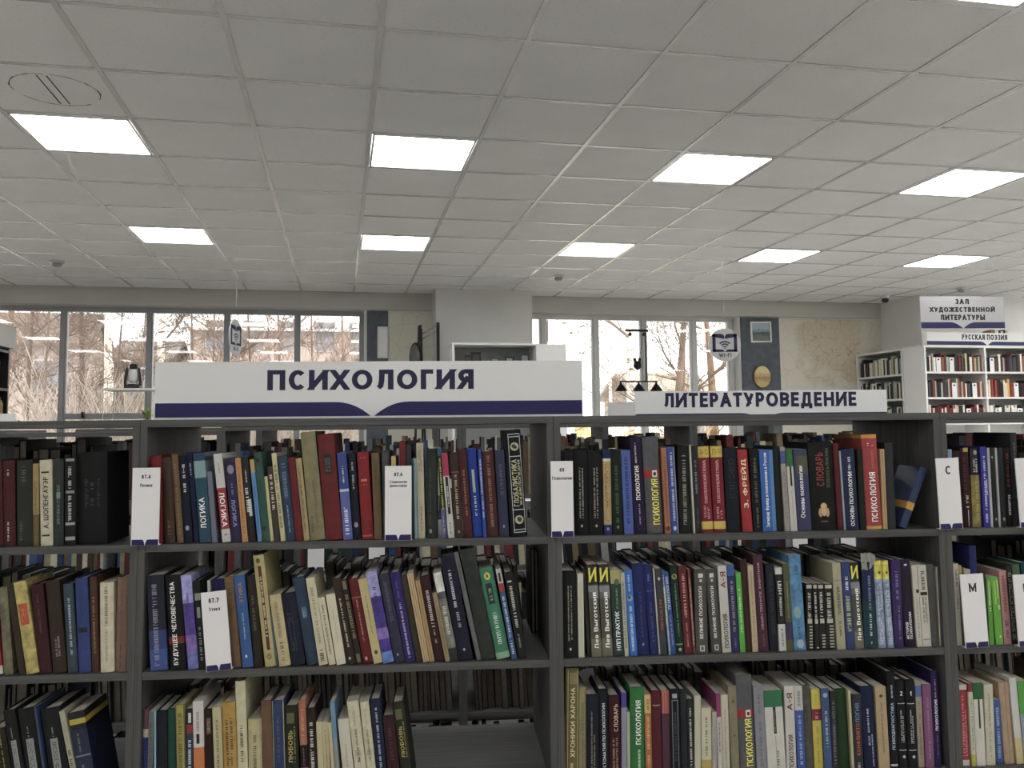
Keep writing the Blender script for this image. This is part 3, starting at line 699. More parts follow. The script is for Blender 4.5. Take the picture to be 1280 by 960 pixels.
place_books('L', 0, [
 (-14, 3.4, -16, 576, '#4a1a20'),
 (4, 19, 2.5, 576, '#4a1a20', D(e=[P(.06, .3, w=.16, x=.45), P(.82, .92, w=.16, x=.5)])),
 (20.5, 40, 20, 576, '#2c2e28', D(e=[P(.75, .95, '#55564c', .3), P(.05, .3, '#55564c', .2, .3)])),
 (41, 48.5, 40.5, 580, '#a08a55', D(b=[(0, .38, '#6b5a38')], e=[P(.4, .8, '#7d6a40', .4)])),
 (50, 65.5, 48.5, 575.5, '#c8c2a4', D(name=0, l='cream hardcover with large black vertical letters', e=[T('А. ШОПЕНГАУЭР', .2, .80, '#1c1c1c', .42, .52), R(.11, .13, .15, .8, '#1c1c1c'), R(.845, .865, .15, .8, '#1c1c1c')])),
 (67, 79, 67, 575, '#2f3532', D(e=[P(.25, .75, '#5f7672', .3), R(.55, .62, .3, .7, '#77908c')])),
 (80.5, 94, 80.5, 572, '#1c1c1c', D(e=[R(.955, .985, .1, .9, '#8f9290'), P(.64, .92, '#bdbdb8', .3), P(.28, .6, '#bdbdb8', .3), R(.59, .62, .1, .9, '#8f9290'), R(.23, .26, .05, .95, '#a5a5a0'), R(.06, .10, .05, .95, '#a5a5a0')])),
 (97, 134, 97, 566, '#121214', D(back=.012, e=[P(.4, .72, '#34363a', .5)])),
])
place_books('M', 0, [
 (186.5, 203, 185, 570, '#7a1c20'),
 (203.6, 219, 200, 572.5, '#4b3a2c', D(e=[P(.1, .3, '#7a624a', .25)])),
 (219.5, 229.4, 212, 568, '#6e5439', D(e=[P(.1, .9, '#8a6e4e', .3)])),
 (230, 241, 223, 570, '#141a2c', D(e=[P(.58, .72, '#c5c8d0', .3), P(.74, .92, '#c5c8d0', .3), O(.17, .5, .22, .3, '#9aa0b0')])),
 (241.5, 249.3, 232, 567, '#151c3d', D(e=[P(.75, .9, '#9aa0c0', .3)])),
 (250, 264.4, 241, 567, '#17485a', D(k='p', b=[(.72, .91, '#7fa0a2'), (.91, 1, '#1c3c5c')], e=[T('ЛОГИКА', .16, .5, '#f0f0ea', .5, .45)])),
 (265, 271.6, 258, 590, '#6f7285', D(k='p')),
 (278, 289, 266.5, 568, '#c9c9c4', D(k='p', l='white paperback with red band lettered ЛОГИКА', b=[(.145, .61, '#a02a2c')], e=[T('ЛОГИКА', .17, .56, '#f4eeea', .6, .5, -1), P(.78, .9, '#555', .12), P(.06, .1, '#444', .3)])),
 (290, 302, 281, 573, '#231a45', D(k='p', e=[T('ЛОГИКА', .18, .5, '#8f93c8', .42, .5, -1), O(.86, .5, .35, .5, '#8d86a0'), P(.55, .72, '#7a7ab8', .2)])),
 (303, 310, 293.5, 573, '#c08a52', D(k='p', e=[P(.1, .9, '#8a5a30', .3)])),
 (310.7, 319.8, 301, 572, '#15161c', D(k='p', e=[P(.35, .65, '#e0e0d8', .4, .4), R(.3, .5, .5, .9, '#c9c9c0'), P(.7, .85, '#d0d0c8', .2)])),
 (322.5, 327.8, 312, 574.7, '#5a8cc8', D(k='p', b=[(.84, 1, '#b89a5a')], e=[P(.1, .8, '#2f5890', .3)])),
 (328.2, 337.6, 317, 566, '#33564a', D(e=[R(.89, .93, .15, .7, '#121614'), R(.12, .17, .2, .7, '#121614')])),
 (338, 342.2, 330, 596, '#c6c08c', D(k='p')),
 (342.6, 349.9, 333.7, 584, '#3a3026', D(k='p', e=[P(.4, .92, '#dad6c4', .45)])),
 (350.4, 357.2, 338.4, 567, '#c9c091', D(k='p', e=[P(.15, .9, '#55503c', .5)])),
 (357.8, 369.6, 347, 570.5, '#2f4258', D(e=[P(.1, .42, '#8fa5b8', .15), P(.5, .92, '#6c8196', .4)])),
 (370, 378.8, 359.5, 572.5, '#6a1d26'),
 (379.6, 387.2, 369, 573.4, '#b09a6c', D(e=[P(.1, .92, '#5a4a30', .3)])),
 (388, 407, 375, 541, '#86805a', D(l='tall olive hardcover rising above its neighbours', e=[P(.1, .55, '#6a6444', .22, .6), P(.06, .25, '#5c5638', .2, .25)])),
 (407.6, 428.6, 396, 543.5, '#6b2224', D(l='thick tall red hardcover with black label', e=[R(.62, .81, .28, .74, '#17171b'), P(.64, .79, '#55555c', .16, .42), P(.64, .79, '#55555c', .16, .6), P(.4, .58, '#4f1619', .14)])),
 (429.4, 441.2, 421, 566.5, '#34468e', D(k='p', b=[(0, .57, '#5663a8')], e=[R(.55, .58, 0, 1, '#c0c6e0'), P(.65, .85, '#e6e6f0', .16), P(.06, .4, '#dfe2f0', .4)])),
 (441.8, 451.4, 434.5, 567, '#141a28', D(e=[P(.58, .76, '#c8ccd4', .22), P(.8, .92, '#c8ccd4', .22), O(.17, .5, .25, .35, '#8d94a0')])),
 (452.6, 467, 446, 566, '#8a1f24', D(e=[R(.665, .69, .22, .75, '#c8803a'), P(.62, .645, '#a85a30', .5), P(.93, .96, '#c05a40', .4), R(.03, .05, .1, .9, '#b85a48'), O(.18, .5, .28, .5, '#6e1519')])),
 (468, 478, 464, 566.5, '#6e5a40', D(e=[P(.7, .95, '#564630', .4)])),
 (479, 488.4, 477, 565, '#4a4b50'),
 (489, 494.6, 488, 570.7, '#c8b06a', D(k='p')),
 (499, 507, 498.8, 552, '#6e1e22'),
 (507.6, 514, 507.8, 556, '#33363a'),
 (514.6, 518.2, 513, 574, '#1c2e34', D(k='p')),
 (518.6, 522.6, 516.7, 573, '#8fb0b8', D(k='p')),
 (523, 531.8, 520, 554, '#b9b094', D(k='p', e=[P(.7, .96, '#57523f', .18, .35), P(.7, .96, '#57523f', .18, .65), P(.08, .35, '#57523f', .2)])),
 (533, 546.6, 532, 561, '#2c332c', D(e=[O(.08, .4, .12, .2, '#8a9a88'), P(.15, .8, '#3c463c', .2, .35)])),
 (547.4, 558.6, 540, 561.5, '#131414', D(k='p', b=[(.92, 1, '#27506e'), (0, .33, '#5a5a90')], e=[P(.32, .9, '#c5c640', .4, .55), P(.05, .25, '#b0b0d8', .3)])),
 (560, 568.2, 551, 567, '#c4c4be', D(k='p', b=[(.73, 1, '#a82a4c')], e=[R(.28, .72, .3, .75, '#17171a'), P(.36, .62, '#d8d8b8', .25, .52), P(.04, .2, '#444', .25)])),
 (569, 579.6, 562, 566, '#3b2c24', D(e=[P(.22, .75, '#b5a48c', .3), R(.76, .775, .05, .95, '#6a5a40'), O(.07, .5, .12, .2, '#8a7a60')])),
 (580.4, 591.2, 572, 562.5, '#4c1f22', D(e=[P(.25, .78, '#8c6c4a', .26)])),
 (592, 604, 583, 561, '#1f3d94', D(e=[R(.5, .76, .35, .62, '#aab49a'), P(.24, .48, '#d8dcd8', .2)])),
 (604.5, 608.7, 597, 563, '#2348a8', D(k='p', e=[P(.2, .9, '#c8d0e8', .45)])),
 (609.6, 624, 602.5, 565, '#4a2624', D(e=[P(.12, .97, '#8c6a56', .26, .5)])),
 (624.8, 636.8, 618.5, 563, '#333650', D(e=[P(.45, .85, '#4c5070', .3), O(.12, .5, .1, .15, '#8a90a8')])),
 (639, 660, 630, 538, '#101218', D(l='tall thick black encyclopaedia with two globes and white frame', e=[
   R(.035, .042, .2, .92, '#c8ccd0'), R(.06, .067, .2, .92, '#c8ccd0'), R(.245, .252, .2, .92, '#c8ccd0'), R(.745, .752, .2, .92, '#c8ccd0'), R(.93, .937, .2, .92, '#c8ccd0'), R(.955, .962, .2, .92, '#c8ccd0'),
   R(.035, .962, .2, .235, '#c8ccd0'), R(.035, .962, .89, .92, '#c8ccd0'), O(.84, .56, .26, .26, '#b5b48c'), O(.845, .52, .13, .12, '#3c3e34'), O(.155, .56, .26, .26, '#b5b48c'), O(.16, .6, .12, .13, '#3c3e34'),
   T('ГЛОБАЛИСТИКА', .28, .72, '#b9b78a', .32, .47), T('ЭНЦИКЛОПЕДИЯ', .28, .72, '#b9b78a', .16, .76)])),
])
place_books('R', 0, [
 (703, 718, 701, 563, '#131416'),
 (718.8, 736.6, 718, 563, '#111214', D(e=[P(.2, .8, '#a8a898', .1, .4), P(.2, .8, '#a8a898', .1, .6), O(.11, .5, .07, .1, '#b0b0a0')])),
 (737.2, 754.8, 735, 563, '#111214', D(e=[P(.2, .8, '#a8a898', .1, .4), P(.2, .8, '#a8a898', .1, .6), O(.11, .5, .07, .1, '#b0b0a0')])),
 (755.6, 765.2, 752.5, 563, '#b99e68', D(b=[(0, .12, '#25306c'), (.9, 1, '#1d2856'), (.87, .9, '#d8d4c0')], e=[P(.16, .85, '#6a5028', .6), O(.07, .5, .18, .2, '#8a90c0')])),
 (766, 779.6, 762.6, 563, '#17221a', D(e=[P(.14, .85, '#3f5a38', .3), O(.09, .5, .1, .15, '#8a8a60')])),
 (780.8, 792.6, 776, 563, '#4a63ae', D(k='p', e=[P(.12, .95, '#1c2858', .34)])),
 (793.4, 808.6, 786.5, 546.5, '#241638', D(e=[T('ПСИХОЛОГИЯ', .35, .70, '#ece8dc', .36, .45), P(.72, .95, '#cfcad8', .14, .42), P(.1, .32, '#a8a0b8', .12, .5)])),
 (809.4, 829.8, 802.5, 546.5, '#5a5a5e', D(l='thick grey hardcover with red band and yellow ПСИХОЛОГИЯ', b=[(.575, .655, '#a02c2a')], e=[T('ПСИХОЛОГИЯ', .09, .56, '#e6e02c', .5, .62), R(.58, .65, .5, .82, '#d8d6d0'), R(.595, .63, .58, .74, '#1c1c1c'), P(.7, .95, '#4a4a4e', .12, .7)])),
 (832, 839, 826, 560, '#a8684a', D(k='p', e=[P(.12, .9, '#6a3a28', .3), O(.06, .5, .35, .4, '#3c2a20')])),
 (839.6, 848.8, 833.5, 559, '#2d4a94', D(k='p', e=[P(.15, .95, '#c8cce0', .3, .5), R(0, 1, .88, .97, '#b8b498'), O(.06, .5, .2, .3, '#d0d4e8')])),
 (850, 864.4, 846, 557, '#1b1c1a', D(e=[P(.1, .9, '#8c8c86', .3)])),
 (864.8, 866.6, 859, 557, '#c9c4b4', D(k='p')),
 (867, 877.6, 861.5, 557, '#16181a', D(k='p', e=[P(.45, .85, '#7a8a90', .32), P(.05, .3, '#4a5458', .2)])),
 (878.2, 892.6, 872, 558.5, '#7a1e2c', D(e=[R(.87, 1, 0, 1, '#d2b93a'), T('А-О', .9, .97, '#a08010', .5, .5, 0), R(.04, .13, 0, 1, '#d2b93a'), T('ПСИХОЛОГИЧЕСКИЙ СЛОВАРЬ', .34, .84, '#d8a0a0', .34, .45), P(.16, .32, '#c08888', .2, .35), P(.16, .32, '#c08888', .2, .65)])),
 (893.6, 908.6, 888, 558, '#7a1e2c', D(e=[R(.87, 1, 0, 1, '#d2b93a'), T('П-Я', .9, .97, '#a08010', .5, .5, 0), R(.04, .13, 0, 1, '#d2b93a'), T('ПСИХОЛОГИЧЕСКИЙ СЛОВАРЬ', .34, .84, '#d8a0a0', .34, .45), P(.16, .32, '#c08888', .2, .35), P(.16, .32, '#c08888', .2, .65)])),
 (909.6, 926.4, 905, 560, '#141b24', D(e=[P(.4, .9, '#26303c', .4)])),
 (927.4, 941.8, 920, 562.5, '#a22830', D(name=0, l='red hardcover with large cream letters', e=[T('З. ФРЕЙД', .27, .9, '#e8d8a8', .62, .47)])),
 (943, 953.6, 937, 561, '#14161a', D(e=[P(.35, .92, '#6a6c4c', .34), P(.05, .3, '#6a6c4c', .2)])),
 (954.4, 971.2, 949, 563, '#2a62b4', D(k='p', name=0, l='bright blue paperback with white title', b=[], e=[T('Зигмунд Фрейд и психоанализ в России', .05, .97, '#f0f0f0', .32, .4), R(0, 1, .72, 1, '#4c84bc')])),
 (972, 980.2, 966, 558, '#1a1f1e'),
 (980.8, 987.8, 974, 559, '#9c968c', D(k='p', b=[(.8, .95, '#4a5490')], e=[P(.1, .75, '#6c665c', .35)])),
 (988.8, 997.2, 982, 562, '#c6c2b8', D(k='p', b=[(.79, 1, '#1f6a34')], e=[R(.55, .79, .4, .68, '#17171a'), P(.05, .5, '#8a867c', .12, .5)])),
 (998, 1015.2, 991.5, 562, '#34395e', D(k='p', e=[T('Основы психологии', .16, .8, '#f0f0ec', .32, .42), R(.7, .92, .15, 1, '#50503c')])),
 (1016, 1047.2, 1010, 553, '#121214', D(l='very thick black dictionary with red title and pale flower', e=[T('СЛОВАРЬ', .5, .88, '#8c3430', .3, .42), T('ПСИХОЛОГА-ПРАКТИКА', .48, .93, '#5c6a3c', .14, .74), O(.22, .5, .09, .22, '#d8b484'), O(.2, .36, .08, .18, '#c89c70'), O(.2, .64, .08, .18, '#c89c70'), O(.27, .5, .13, .13, '#d0a878'), O(.1, .5, .16, .03, '#6a5a40')])),
 (1048.2, 1054.8, 1041.5, 554.5, '#5a1a24'),
 (1055.2, 1057.6, 1048.5, 564, '#9aa8b4', D(k='p')),
 (1058.2, 1074.8, 1052, 561.5, '#222c4c', D(e=[T('ОСНОВЫ ПСИХОЛОГИИ', .05, .72, '#f0f0ec', .3, .5), P(.74, .92, '#c8ccd8', .2, .5)])),
 (1075.8, 1083, 1070.6, 562, '#1a1f16'),
 (1084.6, 1104, 1077, 543.5, '#a43e42', D(l='tall salmon red hardcover with gold edges lettered ПСИХОЛОГИЯ', b=[(.96, 1, '#c8902c'), (0, .035, '#d0a040')], e=[T('ПСИХОЛОГИЯ', .08, .6, '#f2e6e0', .4, .52), P(.62, .85, '#b8604c', .16, .6), P(.88, .92, '#e8d0c8', .4)])),
 (1104.4, 1109.8, 1099, 561.5, '#c09a6c', D(k='p', e=[R(0, 1, .45, .55, '#7a5a38')])),
 (1111, 1121, 1106.5, 553.5, '#2e3034'),
 (1124.5, 1134.5, 1158.5, 587, '#26375c', D(k='p', l='dark blue paperback leaning right against the upright', b=[(.30, .42, '#c8922c')], lean=-.40, e=[P(.5, .9, '#3c5080', .2)])),
])
place_books('F', 0, [
 (1186.5, 1192, 1184.3, 562, '#8aa4c4', D(k='p')),
 (1192.6, 1202.6, 1190.8, 564, '#2a1a20', D(e=[R(.9, .92, .2, .8, '#8a7a80'), R(.84, .86, .2, .8, '#8a7a80')])),
 (1203.4, 1216, 1199, 560, '#32161a', D(l='dark maroon hardcover with yellow top patch', e=[R(.95, 1, .3, .95, '#b0a040'), P(.3, .9, '#5a2024', .3, .4), P(.25, .42, '#d8d4d0', .3, .55), R(.02, .22, .55, .62, '#d0ccc4')])),
 (1217, 1228.2, 1213, 561, '#141412', D(b=[(0, .66, '#8a7a34')], m='mottle', e=[P(.7, .88, '#c8c8c0', .2, .35), P(.7, .88, '#c8c8c0', .2, .6), O(.95, .5, .2, .25, '#9a9a90'), P(.05, .6, '#b0a050', .4, .6)])),
 (1229, 1238.4, 1223, 558.5, '#2a2a90', D(k='p', e=[P(.06, .9, '#d0d0f0', .3, .5), P(.4, .6, '#d0d0f0', .2, .75)])),
 (1239, 1242, 1233, 560, '#a8aab0', D(k='p')),
 (1242.5, 1248.6, 1236, 560, '#22281f', D(e=[O(.88, .5, .25, .3, '#8a907c'), O(.1, .5, .2, .3, '#8a907c')])),
 (1249, 1251.4, 1243, 560, '#a8a8a8', D(k='p')),
 (1251.8, 1259.4, 1246, 560, '#23282a', D(e=[O(.1, .5, .2, .3, '#8a907c')])),
 (1260, 1267.4, 1254, 560, '#1a1214', D(e=[P(.5, .95, '#7a2430', .4), P(.15, .42, '#d8d8d4', .4)])),
 (1268, 1276, 1263, 541, '#2c2e32', D(e=[P(.3, .9, '#5a5e62', .3)])),
 (1277, 1288, 1274, 566, '#1c1c20'), (1289, 1303, 1286, 560, '#3c2a28'),
])
place_books('L', 1, [
 (-9, 3.6, -22, 742, '#a02430', D(b=[(0, .1, '#c9c6b8')])),
 (4.6, 16, -2.5, 735, '#6e6a50', D(m='mottle')),
 (17, 31.6, 1.5, 735, '#3a2f24'),
 (32.4, 48.6, 15.5, 729, '#b5a558', D(m='mottle', l='yellow patterned hardcover with orange label', e=[R(.53, .76, .2, .85, '#b84a22'), P(.57, .72, '#d88a50', .3)])),
 (49.3, 64.6, 37.5, 732, '#3d1820', D(e=[P(.45, .9, '#5a2c34', .16)])),
 (65.6, 82.7, 56, 727, '#362a20', D(e=[P(.18, .4, '#8c8478', .14, .45), P(.18, .4, '#8c8478', .14, .65)])),
 (84.4, 97, 78, 731, '#3a4a55', D(e=[P(.2, .85, '#a8b8c0', .22, .55)])),
 (98, 113.6, 93, 723.5, '#35457c', D(e=[R(.42, .475, .15, .85, '#141a2c'), P(.56, .85, '#222c58', .16, .4), P(.6, .8, '#222c58', .14, .6)])),
 (115, 123.8, 111.5, 722, '#4f3125', D(e=[P(.2, .8, '#8c6a50', .3)])),
 (125, 142.2, 124, 729, '#cfc6a8', D(e=[P(.52, .96, '#6a6a60', .22), P(.1, .48, '#9a968a', .18)])),
 (143.4, 158.6, 146, 722, '#7d6256', D(e=[P(.04, .3, '#4a3020', .14, .45), P(.32, .95, '#5c463c', .14, .45)])),
])
place_books('M', 1, [
 (188, 209.8, 183, 720, '#141828', D(k='p', b=[(0, .22, '#3c5496'), (.22, .42, '#2c3c74')], e=[P(.05, .92, '#8a90a4', .28, .42)])),
 (212.4, 232, 206, 720, '#17151a', D(l='black hardcover with red band lettered БУДУЩЕЕ ЧЕЛОВЕЧЕСТВА', b=[(.27, .345, '#7a2c26')], e=[T('БУДУЩЕЕ ЧЕЛОВЕЧЕСТВА', .05, .93, '#e4e2dc', .34, .45)])),
 (234.6, 248.6, 225, 720, '#5a429a', D(k='p', m='mottle', b=[(.7, 1, '#9c9cd8'), (0, .18, '#7078c0'), (.18, .36, '#8064b0')], e=[P(.5, .85, '#3c2c78', .22)])),
 (249.4, 257.4, 241, 727, '#1a2420', D(e=[R(.78, .86, .1, .95, '#9aa09a'), R(.58, .7, .3, .8, '#9aa09a'), P(.1, .5, '#8a908a', .4)])),
 (262, 265.4, 259, 726, '#bdbab2', D(k='p')),
 (274, 289, 264.5, 725, '#221c48'),
 (289.6, 301.8, 279.5, 722, '#7d6242', D(e=[P(.6, .95, '#5e4830', .3)])),
 (303.4, 317, 292, 720, '#2f5c9a', D(k='p', e=[T('ЭТИКА', .70, .92, '#b0784c', .36, .5), P(.3, .6, '#a8c4e0', .12), O(.12, .45, .1, .15, '#d0d8e8')])),
 (318, 328.6, 308, 720, '#2a2620', D(e=[P(.4, .8, '#5a5448', .3)])),
 (329.6, 344.8, 314, 695, '#b5aa70', D(l='tall yellow hardcover with dark red title strip', e=[R(.15, .9, .38, .68, '#571c20'), P(.27, .82, '#d8cca8', .18, .53), O(.95, .45, .2, .25, '#5a4a20'), O(.09, .5, .25, .3, '#8a8048')])),
 (345.2, 347.6, 337.5, 770, '#39606a', D(k='p')),
 (348.4, 363.6, 335.5, 745, '#c0b383', D(e=[P(.06, .35, '#4a4030', .3), P(.4, .92, '#8a7c58', .28)])),
 (364.2, 382, 351.5, 743, '#1b2030', D(e=[P(.2, .75, '#343a4c', .4, .4)])),
 (382.4, 398.2, 364.5, 723, '#2c4156', D(e=[R(.53, .66, .3, .75, '#456480'), P(.55, .64, '#9ab0c4', .2)])),
 (399, 410.2, 382, 723.5, '#cbc2a2', D(k='p', e=[P(.04, .2, '#2c2c28', .45), P(.25, .9, '#8c866c', .3)])),
 (410.8, 420.2, 396.5, 748, '#d2c9a8', D(k='p', e=[P(.15, .9, '#4a4638', .25)])),
 (421, 432.8, 407, 744, '#d4cbb0', D(k='p', e=[P(.3, .8, '#a8a088', .12)])),
 (433.6, 445, 414, 724, '#33271f', D(e=[P(.2, .78, '#c8bca4', .22), O(.07, .4, .15, .2, '#a89c84')])),
 (445.8, 453.4, 425.5, 725, '#2c2420', D(e=[R(.88, .98, .2, .8, '#7a6a50'), P(.3, .85, '#8a7c60', .5), R(.02, .12, .2, .8, '#6a5c44')])),
 (454.2, 466.8, 435, 725, '#661c22', D(e=[P(.26, .76, '#b89088', .14), R(.77, .785, 0, 1, '#9a5a50'), O(.06, .4, .14, .2, '#c09080')])),
 (467.4, 478.6, 447.5, 725, '#c2b27a', D(k='p', e=[P(.35, .8, '#6c6244', .14), O(.13, .5, .2, .25, '#3c3a28')])),
 (479.2, 493, 457, 716, '#44308c', D(k='p', m='mottle', b=[(.72, 1, '#9c98d0'), (0, .12, '#5c84c8'), (.26, .38, '#8a6cc0')], e=[P(.55, .85, '#2c2060', .3)])),
 (493.4, 506.8, 473, 719, '#34344a', D(e=[P(.45, .92, '#4c4c64', .34), O(.09, .45, .1, .12, '#9094a8')])),
 (507.2, 519.8, 487, 717, '#2f2766', D(e=[P(.05, .68, '#b8b4dc', .22), P(.7, .92, '#5c549c', .2)])),
 (520.2, 528.6, 500, 720, '#3a3426'),
 (529.2, 537.2, 508.5, 718, '#c2a678', D(k='p', e=[R(0, 1, .3, .36, '#4a3820'), R(0, 1, .66, .72, '#7a6238')])),
 (537.6, 543.4, 519, 726, '#b48f5e', D(k='p', e=[R(0, 1, .45, .55, '#7a5a34')])),
 (544, 556, 524.5, 721, '#341a1c', D(e=[P(.4, .85, '#c8b8ac', .32), P(.2, .38, '#a89890', .18)])),
 (556.6, 562.8, 540, 742, '#9a8460', D(k='p', e=[P(.1, .8, '#6a5840', .35)])),
 (563.2, 573.6, 541.5, 717, '#7c7c72', D(k='p', m='mottle', b=[(.78, 1, '#cfcfc8'), (.7, .78, '#4c5054'), (0, .14, '#24242a')], e=[P(.3, .65, '#d0d0c0', .4)])),
 (574, 592, 550.5, 697, '#1b1b30', D(l='tall dark navy hardcover with pale title', e=[P(.5, .88, '#c4c6d0', .2, .45), P(.3, .48, '#9a9cac', .2, .5), O(.1, .5, .08, .1, '#a0a4b0')])),
 (592.6, 602, 563.5, 691, '#6b6d6a', D(e=[P(.6, .95, '#4c4e4c', .35)])),
 (602.4, 620.6, 575, 688, '#1e2620', D(m='mottle', l='tall textured black green hardcover')),
 (621, 638.6, 598.5, 712, '#3c8060', D(l='green hardcover with yellow oval and dark label', b=[(0, .07, '#86b08c')], e=[O(.91, .5, .22, .28, '#d2c83c'), O(.91, .5, .08, .14, '#5a5a20'), R(.6, .83, .25, .72, '#132a28'), P(.64, .8, '#8aa8a0', .2), P(.16, .52, '#c8dcd0', .3)])),
 (639.8, 646.6, 619.5, 712, '#2a5482', D(k='p', b=[(.84, 1, '#b8b8b4'), (.75, .84, '#9a3a34')], e=[P(.06, .7, '#d8dce0', .4), R(.86, .96, .3, .7, '#1c1c1c')])),
 (648, 658.8, 630, 716, '#1c1e1c', D(e=[P(.36, .85, '#c0c2bc', .34), P(.12, .3, '#9a9c98', .2), R(.88, .9, .2, .7, '#c0c2bc')])),
])
vyg = [R(.78, 1, 0, 1, '#1b1c1c'), T('И', .81, .965, '#e0d824', .6, .5, 0), R(.63, .77, 0, 1, '#84868a'), R(.63, .7, 0, .4, '#5c5e5e'), T('Лев Выготский', .09, .70, '#f0eee6', .42, .55)]
